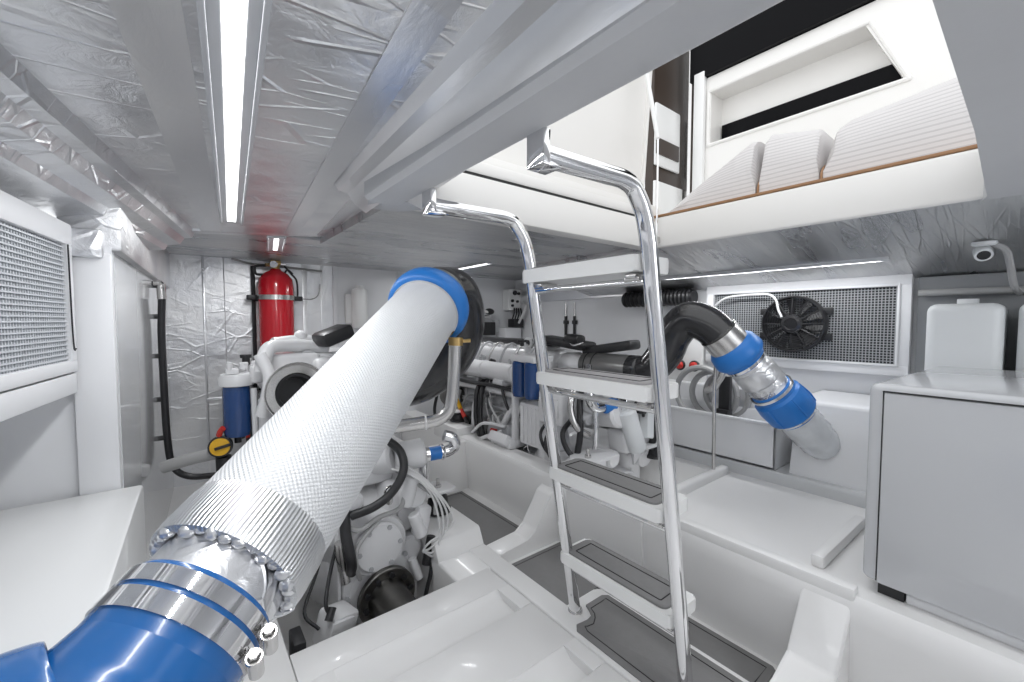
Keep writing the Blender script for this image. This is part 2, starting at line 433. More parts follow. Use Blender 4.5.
f.sheet([(.393, 0, 1.334), (.405, 0, 1.324), (.484, 0, 1.324), (.498, 0, 1.331)], (0, 1.14, 0), (0, 0, .10))
f.prism([(.405, 1.135, 1.325), (.497, 1.09, 1.325), (.56, 1.135, 1.325), (.54, 1.26, 1.34), (.45, 1.29, 1.345)], (0, 0, .08))
f.prism([(.435, -1.0, 1.36), (1.90, -1.0, 1.36), (1.90, .135, 1.36), (1.84, .115, 1.36), (1.2, .095, 1.36), (.552, .09, 1.36), (.435, .09, 1.36)], (0, 0, .16))
struct('trim_6', f, 'liner')
f = MB()                                                       # foil wrapped flank of that rim
f.sheet([(.295, 0, 1.415), (.318, 0, 1.383), (.345, 0, 1.378), (.365, 0, 1.348), (.398, 0, 1.328)], (.05, 1.29, 0), (0, 0, .05))
f.sheet([(.295, -1, 1.415), (.318, -1, 1.383), (.365, -1, 1.348), (.40, -1, 1.328)], (0, 1.01, 0), (0, 0, .05))
struct('trim_7', f, 'foil_tape')

# ================================================================== COCKPIT SEEN THROUGH THE OPENING
f = MB()
f.bb((.50, 1.225, 1.362), (1.93, 1.30, 1.50), .006)               # forward coaming
f.bb((1.87, .05, 1.362), (1.95, 1.25, 1.515), .012, 3)             # starboard coaming
f.bb((1.9, -.6, 1.46), (2.75, 1.45, 1.515))
struct('trim_8', f, 'cream')
f = MB(); f.bb((.50, 1.235, 1.50), (1.9, 1.3, 1.512)); struct('trim_9', f, 'seam')
f = MB(); f.bb((1.872, .05, 1.515), (1.96, 1.30, 1.527), .003); struct('trim_10', f, 'teak')
f = MB(); f.bb((.40, 1.24, 1.513), (2.0, 1.5, 1.56), .008); f.bb((.40, 1.27, 1.56), (2.0, 1.5, 1.60), .008); struct('trim_11', f, 'cream')
f = MB()
f.prism([(.3, 1.36, 1.6), (1.97, 1.36, 1.6), (2.06, 1.36, 2.6), (.3, 1.36, 2.6)], (0, .05, 0), .006)
f.prism([(1.93, 1.35, 1.6), (1.955, 1.35, 1.6), (2.045, 1.35, 2.6), (2.02, 1.35, 2.6)], (0, .015, 0))
single('hatch_lid', f, 'cream', 'white raised hatch lid standing beyond the forward edge of the deck opening', 'hatch')
f = MB()                                                       # moulded cockpit side with recess
X0, X1 = 2.70, 2.90
def yz(x, pts): return [(x, a, b) for a, b in pts]
f.bb((X0, 1.37, 1.5), (X1, 1.45, 2.56)); f.bb((X0, -.6, 1.5), (X1, 1.37, 2.14)); f.bb((X0, -.6, 2.46), (X1, 1.37, 2.56))
f.prism([(X0, .45, 2.14), (X0, -.6, 2.14), (X0, -.6, 2.46), (X0, .60, 2.46)], (.2, 0, 0))
f.bb((X0+.15, .3, 2.1), (X0+.22, 1.4, 2.5))
struct('wall_cockpit', f, 'cream')
f = MB()
pts = [(1.385, 2.13), (1.385, 2.47), (.58, 2.47), (.43, 2.13)]
for i in range(4):
    a, b = pts[i], pts[(i+1) % 4]
    f.tube([(X0, *a), (X0, *b)], .012, 8, 1)
for p in pts: f.ball((X0, *p), .012, 8)
struct('trim_12', f, 'cream')
f = MB(); f.bb((X0+.13, .48, 2.16), (X0+.152, 1.36, 2.285)); struct('window_1', f, 'darkglass')
f = MB(); f.bb((X0-.03, -.6, 2.565), (X1, 1.50, 3.0)); struct('window_2', f, 'darkglass')
t = thing('cabin_door', (2.8, 1.6, 1.5), 'dark brown cabin door with pale panes beside the cockpit seat', 'door')
MB().bb((2.45, 1.62, 1.5), (3.15, 1.68, 3.0)).build('door_leaf', 'brown', t)
MB().bb((2.45, 1.60, 2.02), (2.74, 1.62, 2.42), .01).bb((2.45, 1.60, 1.5), (2.78, 1.62, 1.92), .004).build('pane_frame', 'white', t)
MB().bb((2.45, 1.59, 2.09), (2.71, 1.60, 2.19)).build('pane', 'brown', t)
MB().bb((2.80, 1.58, 1.5), (2.84, 1.62, 3.0)).bb((2.95, 1.58, 1.5), (2.99, 1.62, 3.0)).build('door_stile', 'steel', t)
f = MB(); f.bb((2.665, 1.40, 1.5), (2.70, 1.47, 2.6), .006); struct('trim_13', f, 'white')
# cushions
def cushion(y0, y1, hf, x0, label):
    n, mm = 20, 12
    t = thing('seat_cushion', ((x0+2.35)/2, (y0+y1)/2, 1.527), label, 'cushion', 'cockpit seat cushions')
    f = MB(); rows = []
    for i in range(n+1):
        u = i/n; row = []
        end = min(1, (min(u, 1-u)/.06+.0))**.5 if 0 < u < 1 else 0
        for j in range(mm+1):
            w = j/mm; side = (1-(1-min(1, w/.25))**2)**.5*.55+.45; back = 1 if w < .8 else max(0, 1-((w-.8)/.2)**2)
            row.append(f.bm.verts.new((x0+.42*w, y0+(y1-y0)*u, 1.53+max(.0, hf(u))*(.35+.65*end)*side*back)))
        rows.append(row)
    for i in range(n):
        for j in range(mm): f.bm.faces.new((rows[i][j], rows[i+1][j], rows[i+1][j+1], rows[i][j+1]))
    bot = [r[0] for r in rows]+rows[-1][1:]+[r[-1] for r in rows[-2::-1]]+rows[0][-2:0:-1]
    lo = [f.bm.verts.new((v.co.x, v.co.y, 1.527)) for v in bot]
    k = len(bot)
    for i in range(k): f.bm.faces.new((bot[i], bot[(i+1) % k], lo[(i+1) % k], lo[i]))
    f.bm.faces.new(lo[::-1])
    e1 = [Vector(r[0].co)+Vector((-.002, 0, .002)) for r in rows]
    e2 = [Vector(v.co)+Vector((0, .002, .002)) for v in rows[-1]][:6]
    f.build('cover', 'cushion', t)
    MB().tube([e1[-1]-V(0, 0, e1[-1].z-1.532)]+e1[-1:]+e2[1:], .0045, 6, 3).build('piping', 'teak', t)
cushion(.79, 1.245, lambda u: .30*(1-u)**.8, 1.955, 'striped cockpit cushion nearest the cabin door')
cushion(.562, .78, lambda u: .24+.05*u, 1.96, 'small striped cushion squeezed between the two larger cockpit cushions')
cushion(-.15, .55, lambda u: .33-.10*u, 1.95, 'large striped cockpit cushion farthest from the cabin door')
# gas strut
t = thing('gas_strut', (1.848, 1.2, 1.385), 'thin white gas strut rising from a bracket at the corner of the deck opening', 'strut')
MB().tube([(1.848, 1.195, 1.41), (1.852, 1.20, 1.90)], .0045, 8, 1).build('rod', 'chrome', t)
MB().cyl((1.852, 1.20, 1.89), (1.87, 1.345, 2.55), .011, seg=12, bev=.002).build('cylinder', 'white', t)
MB().prism([(1.828, 1.226, 1.385), (1.868, 1.226, 1.385), (1.862, 1.226, 1.415), (1.834, 1.226, 1.415)], (0, -.04, 0), .003).build('mounting_bracket', 'steel', t)

# ================================================================== LIGHTS IN THE ROOM
def strip(p0, p1, w, label, up=.012, housing=.0):
    """LED strip: channel + diffuser, with an area lamp just under the diffuser"""
    p0, p1 = Vector(p0), Vector(p1); d = p1-p0; L = d.length; mid = (p0+p1)/2
    rot = d.to_track_quat('Y', 'Z').to_euler()
    X = Matrix.Translation(mid) @ rot.to_matrix().to_4x4()
    t = thing('led_strip_light', mid, label, 'light', 'ceiling strip lights')
    hw = housing or w*1.6
    m1 = MB(X); m1.bb((-hw, -L/2-.03, .0), (hw, L/2+.03, up), .002)
    m1.bb((-hw, -L/2-.03, -.006), (-hw+.008, L/2+.03, .004), .001); m1.bb((hw-.008, -L/2-.03, -.006), (hw, L/2+.03, .004), .001)
    m1.build('channel', 'ledbody', t)
    MB(X).bb((-w/2, -L/2, -.0012), (w/2, L/2, .004)).build('diffuser', 'led', t)
    return X, L
def area(loc, rot, sx, sy, power):
    l = bpy.data.lights.new('lamp', 'AREA'); l.shape = 'RECTANGLE'; l.size = sx; l.size_y = sy; l.energy = power; l.color = (.97, .985, 1)
    o = bpy.data.objects.new('lamp', l); COL.objects.link(o); o.matrix_world = rot; o.location = loc
    return o
PW = 1.0
def lit_strip(p0, p1, w, label, power, housing=0.):
    X, L = strip(p0, p1, w, label, housing=housing)
    c = X @ Vector((0, 0, -.0035))
    return area(c, X.copy(), w*.96, L*.995, power*PW)
lit_strip((-.035, -.65, 1.368), (.152, 1.86, 1.366), .026, 'long bright white strip light on the foil ceiling left of the ladder', 9, .036)
lit_strip((.36, 2.255, 1.388), (.41, 2.62, 1.388), .02, 'short strip light on the ceiling above the red cylinder', 2.5, .04)
lit_strip((2.29, 1.42, 1.254), (2.29, .43, 1.254), .018, 'long thin strip light on the sloping ceiling above the mesh panel with fan', 3, .02)
lit_strip((1.62, 2.34, 1.388), (1.62, 2.75, 1.388), .02, 'distant strip light over the far engine, just left of the ladder', 3, .03)
lit_strip((1.0, -.85, 1.349), (1.75, -.85, 1.349), .03, 'added fill strip light, unseen behind the camera on the grey panel aft of the deck opening', 8, .03)  # extra lamp added for fill, out of view behind the camera

# ================================================================== LADDER
t = thing('ladder', (1.0, .76, 0), 'polished steel boarding ladder with five white treads hanging from the deck opening', 'ladder')
def railx(z): return 1.035-.181*z
for y in (.962, .553):
    pts = [(.503, y, 1.290), (.56, y, 1.291), (.67, y, 1.294), (.735, y, 1.294), (.775, y, 1.275), (railx(1.2), y, 1.2), (railx(1.0), y, 1.0), (railx(.5), y, .5), (railx(.0), y, .002)]
    if y < .7: pts = [(x-.004*(1.3-z), yy, z) for x, yy, z in pts]
    rl = MB().tube(pts, .0192, 18, 8).build('rail', 'chrome', t)
    MB().cyl((railx(0), y, 0), (railx(0)-.001, y, .008), .0245, seg=20).build('foot', 'steel', rl)
    b = MB(); b.bb((.484, y-.022, 1.268), (.503, y+.022, 1.328), .003); b.bb((.485, y-.022, 1.266), (.53, y+.022, 1.272), .002); b.build('hook_bracket', 'chrome', rl)
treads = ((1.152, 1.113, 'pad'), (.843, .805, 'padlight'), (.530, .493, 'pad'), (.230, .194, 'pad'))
def rrect(x0, y0, x1, y1, r, z, n=5):
    P = []
    for cx, cy, a in ((x1-r, y0+r, -90), (x1-r, y1-r, 0), (x0+r, y1-r, 90), (x0+r, y0+r, 180)):
        for k in range(n+1):
            q = R(a+90*k/n); P.append((cx+r*math.cos(q), cy+r*math.sin(q), z))
    return P
for zt, zb, pm in treads:
    xr = railx(zt)
    x0, x1 = xr-.022, xr+.115
    tr = MB().prism(rrect(x0, .570, x1, .978, .012, zb), (0, 0, zt-zb), .006).build('tread', 'white', t)
    pd = MB().prism(rrect(x0+.012, .592, x1-.006, .962, .02, zt-.001), (0, 0, .007), .002).build('tread_pad', pm, tr)
    s = MB()
    ins = .028
    pts = rrect(x0+.012+ins*.8, .592+ins, x1-.006-ins*.8, .962-ins, .004, zt+.006)
    s.tube(pts+pts[:1], .0018, 6, 1)
    s.build('pad_seam', 'seam', tr)
    MB().cyl((xr+.012, .553, zb-.022), (xr+.012, .962, zb-.022), .0085, seg=12).build('cross_bar', 'chrome', t)
    h = MB()
    for y in (.60, .925):
        h.box((xr+.03, y, zb-.008), (.07, .03, .012), bev=.003); h.cyl((xr+.012, y-.02, zb-.014), (xr+.012, y+.02, zb-.014), .011, seg=12)
    h.bm.free()
    for y in (.60, .925):
        h = MB(); h.box((xr+.03, y, zb-.008), (.07, .03, .012), bev=.003); h.cyl((xr+.012, y-.02, zb-.014), (xr+.012, y+.02, zb-.014), .011, seg=12); h.build('hinge', 'steel', tr)
# base step and floor mats
t = thing('base_step', (1.08, .55, -.05), 'white moulded step with grey pad at the foot of the ladder', 'step')
MB().prism(rrect(.955, .10, 1.205, 1.0, .03, -.05), (0, 0, .051), .006).build('step_body', 'gel', t)
def padshape(off):
    P = [(1.185-off, .05), (1.185-off, .94-off*.3), (1.165-off, .955-off), (1.08, .955-off), (1.07-off*.0, .93-off), (1.055, .905-off*.6), (1.03, .90-off), (1.005, .905-off), (.985+off*.6, .91-off), (.965+off, .89-off), (.965+off, .05)]
    return P
MB().prism([(x, y, 0) for x, y in padshape(0)], (0, 0, .008), .002).build('step_pad', 'pad', t)
s = MB(); s.tube([(x, y, .0078) for x, y in padshape(.024)], .0018, 6, 1); s.build('pad_seam', 'seam', t)
def mat_thing(poly, label, inset):
    z = -.05
    xs = [p[0] for p in poly]; ys = [p[1] for p in poly]
    cx, cy = sum(xs)/len(xs), sum(ys)/len(ys)
    t = thing('floor_mat', (cx, cy, z), label, 'mat', 'grey floor mats')
    MB().prism([(x, y, z) for x, y in poly], (0, 0, .008), .002).build('pad', 'pad', t)
    w, h = (max(xs)-min(xs)), (max(ys)-min(ys))
    pts = [(cx+(x-cx)*(1-2*inset/w), cy+(y-cy)*(1-2*inset/h), z+.0078) for x, y in poly]
    MB().tube(pts+pts[:1], .0018, 6, 1).build('seam', 'seam', t)
t = thing('floor_mat', (1.25, 1.0, -.05), 'L-shaped grey floor mat in the well around and below the ladder step', 'mat', 'grey floor mats')
MB().prism([(x, y, -.05) for x, y in ((1.222, .455), (1.36, .455), (1.372, .467), (1.372, 1.375), (1.05, 1.375), (1.05, 1.02), (1.222, 1.02))], (0, 0, .008), .002).build('pad', 'pad', t)
MB().tube([(x, y, -.0422) for x, y in ((1.244, .477), (1.35, .477), (1.35, 1.353), (1.072, 1.353), (1.072, 1.042), (1.244, 1.042), (1.244, .477))], .0018, 6, 1).build('seam', 'seam', t)
mat_thing([(1.05, 1.53), (1.315, 1.53), (1.315, 2.17), (1.05, 2.17)], 'grey floor mat in the channel between the two engines', .022)

# ================================================================== LEFT EXHAUST
A = Vector((.660, .609, .4395)).normalized(); P0 = Vector((-.148, .491, .543))
def ax(s): return P0+A*s
t = thing('exhaust_pipe', ax(.15), 'large insulated exhaust pipe in white woven sleeve with blue hose, in the foreground', 'pipe')
def lat(prof, m, name, par, seg=64, **k): return MB().lathe(P0, A, prof, seg).build(name, m, par, **k)
lat([(.32, .1), (.6, .1), (.9, .1), (1.09, .1), (1.112, .098), (1.12, .09)], 'sleeve', 'insulation_sleeve', t)
lat([(.288, .088), (.272, .094), (.274, .101), (.29, .103), (.335, .1025), (.345, .1008)], 'band', 'foil_band', t)
f = MB()
for k in range(34):
    a = 2*PI*k/34; u = A.orthogonal().normalized(); w = A.cross(u)
    e = u*math.cos(a)+w*math.sin(a)
    f.ball(ax(.276+random.uniform(-.004, .004))+e*(.092+random.uniform(-.003, .003)), (random.uniform(.006, .011), random.uniform(.006, .011), random.uniform(.006, .011)), 8)
f.build('crumpled_end', 'foil_wrap', t, label='crumpled foil edge')
lat([(.19, .083), (.27, .0835), (.30, .084)], 'foil_wrap', 'foil_pipe', t)
h = MB().lathe(P0, A, [(.165, .0895), (.232, .0905), (.238, .0875), (.236, .083)], 64).tube([ax(.17), ax(.135), ax(.10), (-.120, .544, .582), (-.182, .545, .570), (-.265, .557, .555), (-.36, .575, .52), (-.47, .585, .43), (-.545, .575, .28), (-.57, .575, .02)], [.0895, .095, .109, .119, .124, .124, .122, .12, .12, .12], 64, 8).build('blue_hose', 'blue', t)
for s0, s1 in ((.212, .231), (.184, .206)):
    c = lat([(s0, .0903), (s0, .0925), (s1, .0925), (s1, .0903)], 'chrome', 'hose_clamp', h)
u = A.cross(Vector((0, 0, 1))).normalized(); w = A.cross(u).normalized()
def around(s, ang, r): return ax(s)+(u*math.cos(R(ang))+w*math.sin(R(ang)))*r
for s0, n in ((.221, 0), (.195, 1)):
    b = MB()
    g = 18
    pp = around(s0, g, .099); tq = (-u*math.sin(R(g))+w*math.cos(R(g)))
    b.cyl(pp-tq*.02, pp+tq*.02, .0085, seg=16, bev=.002); b.cyl(pp-tq*.032, pp-tq*.02, .006, seg=6)
    b.ring(pp-tq*.021, tq, .008, .002, 16, 6)
    bx = b.build('clamp_screw', 'steel', h)
# far connector
c = lat([(1.098, .1), (1.102, .112), (1.112, .122), (1.135, .126), (1.155, .124), (1.172, .112), (1.178, .098)], 'blue2', 'blue_coupling', t)
lat([(1.092, .0995), (1.092, .105), (1.100, .105), (1.100, .0995)], 'chrome', 'hose_clamp', c)
lat([(1.172, .099), (1.172, .105), (1.19, .105), (1.19, .099)], 'steel', 'hose_clamp', c)
e = MB()
e.tube([ax(1.175), ax(1.22), ax(1.245)+V(.012, .0, -.004), (.735, 1.265, 1.085), (.768, 1.28, 1.025), (.770, 1.30, .94), (.742, 1.34, .86), (.69, 1.41, .79), (.63, 1.49, .755), (.57, 1.56, .76)], [.094, .094, .094, .092, .091, .09, .088, .085, .08, .070], 36, 8)
e.build('elbow', 'blackgloss', t)
e = MB(); e.lathe(P0, A, [(1.19, .0955), (1.19, .0975), (1.225, .0975), (1.225, .0955)], 40); e.build('elbow_collar', 'gunmetal', t)
# stainless drain pipe from the coupling
t = thing('drain_pipe', (.6, 1.1, .64), 'bent stainless pipe dropping from the blue coupling of the foreground exhaust', 'pipe')
MB().tube([(.655, 1.112, .945), (.653, 1.113, .90), (.648, 1.113, .83), (.643, 1.116, .765), (.632, 1.12, .722), (.60, 1.135, .698), (.55, 1.16, .69), (.40, 1.23, .675)], .0195, 16, 8).build('tube', 'steel', t)
MB().cyl((.655, 1.112, .925), (.656, 1.112, .95), .0225, seg=20).cyl((.668, 1.105, .938), (.695, 1.09, .94), .006, seg=8).build('clamp', 'brass', t)
MB().ring((.57, 1.149, .692), (1, -.4, 0), .0205, .003, 20, 6).build('cable_tie', 'wire', t)

# ================================================================== ENGINES
def engine(ox, oy, oz, label, side):
    X = Matrix.Translation((ox, oy, oz))
    t = thing('marine_engine', (ox, oy+.5, oz-.1), label, 'engine', 'marine diesel engines')
    def mb(): return MB(X)
    # shaft coupling
    k = mb(); k.lathe((0, -.05, 0), (0, 1, 0), [(0, .112), (.004, .116), (.024, .116), (.028, .112), (.028, .06), (.08, .06)], 40)
    k.lathe((0, -.27, 0), (0, 1, 0), [(0, .072), (.20, .072), (.22, .08)], 36)
    cp = k.build('shaft_coupling', 'darksteel', t)
    k = mb(); k.bolts((0, -.05, 0), (0, -1, 0), .092, 10, .011, .014); build_each(k, 'bolt', 'black', cp)
    # gearbox
    g = mb()
    g.lathe((0, .01, .02), (0, 1, 0), [(0, .13), (.02, .15), (.12, .16), (.2, .21), (.30, .235), (.33, .25)], 36)
    g.lathe((-.02, -.005, .20), (0, 1, 0), [(0, .115), (.01, .122), (.10, .13), (.2, .19), (.30, .23), (.33, .24)], 36)
    g.box((.10, .14, .30), (.16, .2, .2), (0, .3, 0), bev=.03, seg=3); g.box((-.13, .16, .30), (.16, .2, .16), (0, -.3, 0), bev=.03, seg=3)
    for a in (-.16, -.08, .08, .16): g.box((a, .15, .1), (.012, .22, .42), bev=.003)
    g.cyl((.14, -.02, .36), (.14, .3, .39), .055, seg=24, bev=.012); g.cyl((-.12, -.01, .40), (-.1, .3, .42), .045, seg=24, bev=.01)
    g.cyl((.12, .02, .12), (.15, .25, .12), .06, seg=20, bev=.012)
    g.box((.0, .2, .44), (.2, .16, .08), bev=.02, seg=3)
    gb = g.build('gearbox', 'enamel', t)
    k = mb(); k.lathe((-.02, -.008, .20), (0, -1, 0), [(0, .098), (.012, .098), (.018, .092), (.02, 0)], 36); cv = k.build('gearbox_cover', 'enamel', gb)
    k = mb(); k.bolts((-.02, -.02, .20), (0, -1, 0), .082, 6, .010, .012, .3); k.bolts((0, .015, .02), (0, -1, 0), .14, 8, .01, .012); build_each(k, 'bolt', 'enamel2', gb)
    # actuator box and sensors
    k = mb(); k.box((-.20, -.05, -.02), (.11, .10, .12), (.1, .25, .35), bev=.012); k.box((-.20, -.105, -.02), (.09, .012, .10), (.1, .25, .35), bev=.003); k.build('actuator_box', 'enamel', t)
    k = mb(); k.tube([(-.23, -.10, .06), (-.24, -.08, .10), (-.20, .0, .17), (-.16, .05, .24)], .007, 8, 6); k.tube([(-.26, -.06, .0), (-.30, -.03, .06), (-.25, .03, .14), (-.2, .1, .2)], .006, 8, 6); k.cyl((-.24, -.11, .05), (-.22, -.09, .08), .014, seg=10); k.build('sensor_cable', 'black', t)
    k = mb(); k.lathe((-.165, .0, .26), (.1, .02, -1), [(0, .022), (.05, .023), (.11, .02)], 16); k.lathe((-.155, .0, .16), (.1, -.2, -1), [(0, .016), (.06, .017)], 14); k.build('hose_fitting', 'steel', t)
    # flywheel housing, block, sump
    k = mb(); k.lathe((0, .32, .18), (0, 1, 0), [(0, .27), (.015, .29), (.05, .29), (.06, .275), (.16, .27)], 40); fh = k.build('flywheel_housing', 'enamel', t); k = mb(); k.bolts((0, .32, .18), (0, -1, 0), .278, 16, .009, .01); build_each(k, 'bolt', 'enamel', fh)
    k = mb(); k.bb((-.20, .46, .06), (.20, 1.46, .70), .03, 3)
    for i in range(6):
        y = .56+i*.155
        k.cyl((-.205, y, .42), (-.222, y, .42), .032, seg=18, bev=.004); k.bb((-.215, y+.06, .14), (-.198, y+.085, .66), .005)
        k.cyl((.205, y, .42), (.222, y, .42), .032, seg=18, bev=.004)
    k.bb((-.225, .47, .30), (-.198, 1.45, .325), .004); k.bb((-.225, .47, .53), (-.198, 1.45, .55), .004)
    k.build('engine_block', 'enamel2', t)
    k = mb(); k.bb((-.19, .48, -.20), (.19, 1.44, .07), .04, 3); k.build('oil_sump', 'enamel', t)
    k = mb(); k.bb((-.17, .44, .70), (.17, 1.46, .80), .02, 3); k.bb((-.14, .46, .80), (.14, 1.44, .925), .03, 3)
    for i in range(6):
        y = .54+i*.16; k.bb((-.125, y, .915), (.125, y+.085, .945), .012); k.cyl((-.11, y+.12, .92), (-.11, y+.12, .945), .009, seg=6); k.cyl((.11, y+.12, .92), (.11, y+.12, .945), .009, seg=6)
    k.build('cylinder_head', 'enamel', t)
    for y in (.62, 1.32):
        k = mb(); k.ring((-.16, y, .965), (0, 1, .0), .028, .009, 18, 8)
        k.bb((-.185, y-.006, .90), (-.135, y+.006, .945), .003)
        k.build('lifting_eye', 'enamel', t)
    # left side plumbing
    k = mb(); k.cyl((-.245, .60, .78), (-.245, 1.42, .78), .058, seg=24, bev=.012)
    for y in (.64, .95, 1.38): k.ring((-.245, y, .78), (0, 1, 0), .057, .007, 24, 6)
    k.bb((-.30, .70, .70), (-.19, .80, .74), .008); k.build('heat_exchanger', 'enamel', t)
    k = mb(); k.tube([(-.25, .58, .66), (-.255, .9, .665), (-.25, 1.2, .66), (-.25, 1.4, .64)], .027, 14, 4)
    k.tube([(-.24, 1.30, .60), (-.29, 1.28, .48), (-.28, 1.22, .36), (-.22, 1.1, .28)], .022, 12)
    k.tube([(-.25, .62, .60), (-.29, .66, .52), (-.27, .74, .40), (-.22, .78, .30)], .02, 12)
    k.tube([(-.25, .98, .62), (-.30, 1.0, .54), (-.29, 1.02, .30), (-.24, 1.04, .18)], .017, 12)
    k.build('coolant_pipe', 'enamel', t)
    rr = random.Random(11+side)
    for n_, mm_, rad, cnt in (('wiring', 'wire', .006, 13), ('fuel_line', 'steel', .0045, 9), ('rubber_hose', 'rubber', .010, 6), ('cable_loom', 'greyhose', .007, 6)):
        for c_ in range(cnt):
            y = rr.uniform(.5, 1.35); z = rr.uniform(.35, .74); k = mb()
            x = -.235-rr.uniform(0, .05)
            dz = rr.uniform(.15, .4); dy = rr.uniform(-.25, .25)
            k.tube([(-.20, y, z), (x, y+dy*.1, z-.01), (x-.015, y+dy*.4, z-dz*.45), (x, y+dy*.8, z-dz*.85), (-.20, y+dy, z-dz)], rad, 8, 6)
            k.build(n_, mm_, t)
    k = mb()
    for i in range(40):
        y = rr.uniform(.48, 1.42); z = rr.uniform(.12, .74); s_ = rr.uniform(.012, .03)
        if rr.random() < .5: k.box((-.215, y, z), (.035, s_*1.4, s_), (0, 0, 0), bev=.004)
        else: k.cyl((-.20, y, z), (-.20-s_*1.6, y, z), s_*.6, seg=10, bev=.002)
    build_each(k, 'fitting', 'enamel2', t)
    k = mb(); k.bb((-.31, .32, .40), (-.2, .52, .64), .015)
    for q in range(5): k.bb((-.318, .335+q*.036, .42), (-.30, .355+q*.036, .62), .004)
    k.build('control_unit', 'enamel', t)
    k = mb(); k.cyl((-.27, .62, .44), (-.27, .84, .40), .045, seg=20, bev=.01); k.cyl((-.27, .58, .445), (-.27, .63, .44), .034, seg=16, bev=.005); k.build('starter_motor', 'enamel2', t)
    k = mb(); k.lathe((-.27, 1.28, .55), (0, 1, 0), [(0, .04), (.01, .075), (.05, .08), (.10, .08), (.13, .07), (.14, .03)], 28)
    for q in range(10):
        a = 2*PI*q/10; k.box((-.27+.055*math.cos(a), 1.282, .55+.055*math.sin(a)), (.02, .008, .006), (0, -a, 0))
    k.build('alternator', 'darksteel', t)
    k = mb(); k.lathe((-.25, 1.47, .60), (0, 1, 0), [(0, .07), (.03, .075), (.05, .07)], 24); k.lathe((0, 1.47, .3), (0, 1, 0), [(0, .13), (.03, .14), (.05, .13)], 30); k.build('pulley', 'black', t)
    k = mb(); k.tube([(-.315, 1.47, .60), (-.345, 1.48, .45), (-.33, 1.49, .36)], .012, 8); k.build('drive_belt', 'rubber', t)
    k = mb(); k.cyl((-.32, 1.20, .55), (-.335, 1.12, .50), .015, seg=10); k.build('yellow_connector', 'yellow', t)
    k = mb(); k.cyl((-.337, 1.11, .495), (-.345, 1.05, .455), .014, seg=10); k.build('red_connector', 'redp', t)
    k = mb(); k.cyl((-.345, 1.05, .455), (-.35, 1.02, .43), .012, seg=10); k.build('black_connector', 'black', t)
    k = mb(); k.cyl((-.33, .72, .43), (-.335, .76, .43), .013, seg=10); k.build('red_connector', 'redp', t)
    for q, yy in enumerate((.92, .97)):
        k = mb(); k.tube([(-.22, yy, .72), (-.30, yy-.01, .66), (-.33, yy-.03, .52), (-.335, yy-.06, .40), (-.30, yy-.10, .28)], .016, 12, 6); k.build('rubber_hose', 'rubber', t)
    k = mb(); k.lathe((-.26, 1.42, .66), (-1, 0, 0), [(0, .07), (.03, .075), (.05, .07), (.055, .05)], 24); k.build('black_pulley_guard', 'black', t)
    k = mb(); k.tube([(-.33, .66, .44), (-.36, .70, .42), (-.36, .80, .38), (-.34, .88, .34), (-.3, .92, .28)], .012, 10, 6); k.tube([(-.32, .64, .47), (-.36, .72, .48), (-.37, .82, .46), (-.35, .95, .38)], .010, 10, 6); k.build('white_hose', 'enamel', t)
    k = mb(); k.bb((-.36, .54, .36), (-.24, .74, .42), .012); k.box((-.36, .64, .41), (.05, .17, .06), (0, .5, 0), bev=.01); k.build('junction_housing', 'enamel', t)
    for q in range(7):                                            # injector lines and small pipes along the head
        y = .52+q*.13; k = mb(); k.tube([(-.10, y, .93), (-.15, y+.01, .955), (-.19, y+.03, .92), (-.215, y+.05, .84), (-.21, y+.05, .76)], .0075, 8, 6); k.build('injector_pipe', 'steel' if q % 2 else 'enamel2', t)
    for q in range(8):
        y = .50+q*.115; k = mb(); k.lathe((-.17, y, .80+.02*(q % 3)), (-1, 0, .25), [(0, .022), (.03, .024), (.036, .015), (.05, .013)], 12); k.build('sensor', 'black' if q % 3 == 1 else 'enamel2', t)
    k = mb(); k.tube([(-.29, .58, .69), (-.31, .8, .70), (-.305, 1.1, .69), (-.29, 1.4, .70)], .012, 10, 5); k.build('loom_conduit', 'black', t)
    # exhaust outlet
    k = mb(); k.lathe((-.05, .25, .86), (0, -1, 0), [(0, .066), (.01, .07), (.30, .07), (.305, .066)], 32); ot = k.build('exhaust_outlet', 'gunmetal', t)
    k = mb(); k.lathe((-.05, -.05, .86), (0, -1, 0), [(0, .0705), (.045, .0705), (.06, .064), (.07, .05)], 32); k.build('outlet_cap', 'blackgloss', ot)
    k = mb(); k.lathe((-.05, .42, .84), (0, -1, .08), [(0, .055), (.03, .075), (.12, .075), (.15, .06), (.18, .06)], 28); k.build('turbocharger', 'enamel', t)
    for y in (.21, .16):
        k = mb(); k.ring((-.05, y, .86), (0, 1, 0), .0705, .003, 28, 6); k.build('outlet_clamp', 'black', ot)
    # brackets and rubber mounts
    def mount(x, y, ztop, zbed, sg):
        h = ztop-zbed
        k = mb(); k.prism([(x+sg*.075, y-.045, ztop), (x+sg*.075, y+.045, ztop), (x+sg*.04, y+.08, ztop), (x-sg*.16, y+.1, ztop), (x-sg*.16, y-.06, ztop), (x+sg*.04, y-.065, ztop)], (0, 0, .014), .004)
        k.prism([(x-sg*.16, y+.02, ztop-.10), (x-sg*.16, y+.02, ztop), (x-sg*.02, y+.02, ztop)], (0, .014, 0)); br = k.build('mount_bracket', 'enamel', t)
        k = mb(); k.lathe((x, y, zbed), (0, 0, 1), [(0, .06), (h*.18, .062), (h*.25, .052), (h*.7, .046), (h*.9, .03), (h, .025)], 24); k.build('rubber_mount', 'rubber', t)
        k = mb(); k.cyl((x, y, ztop), (x, y, ztop+.055), .009, seg=10); k.cyl((x, y, ztop+.012), (x, y, ztop+.026), .017, seg=6); k.build('mount_bolt', 'steel', br)
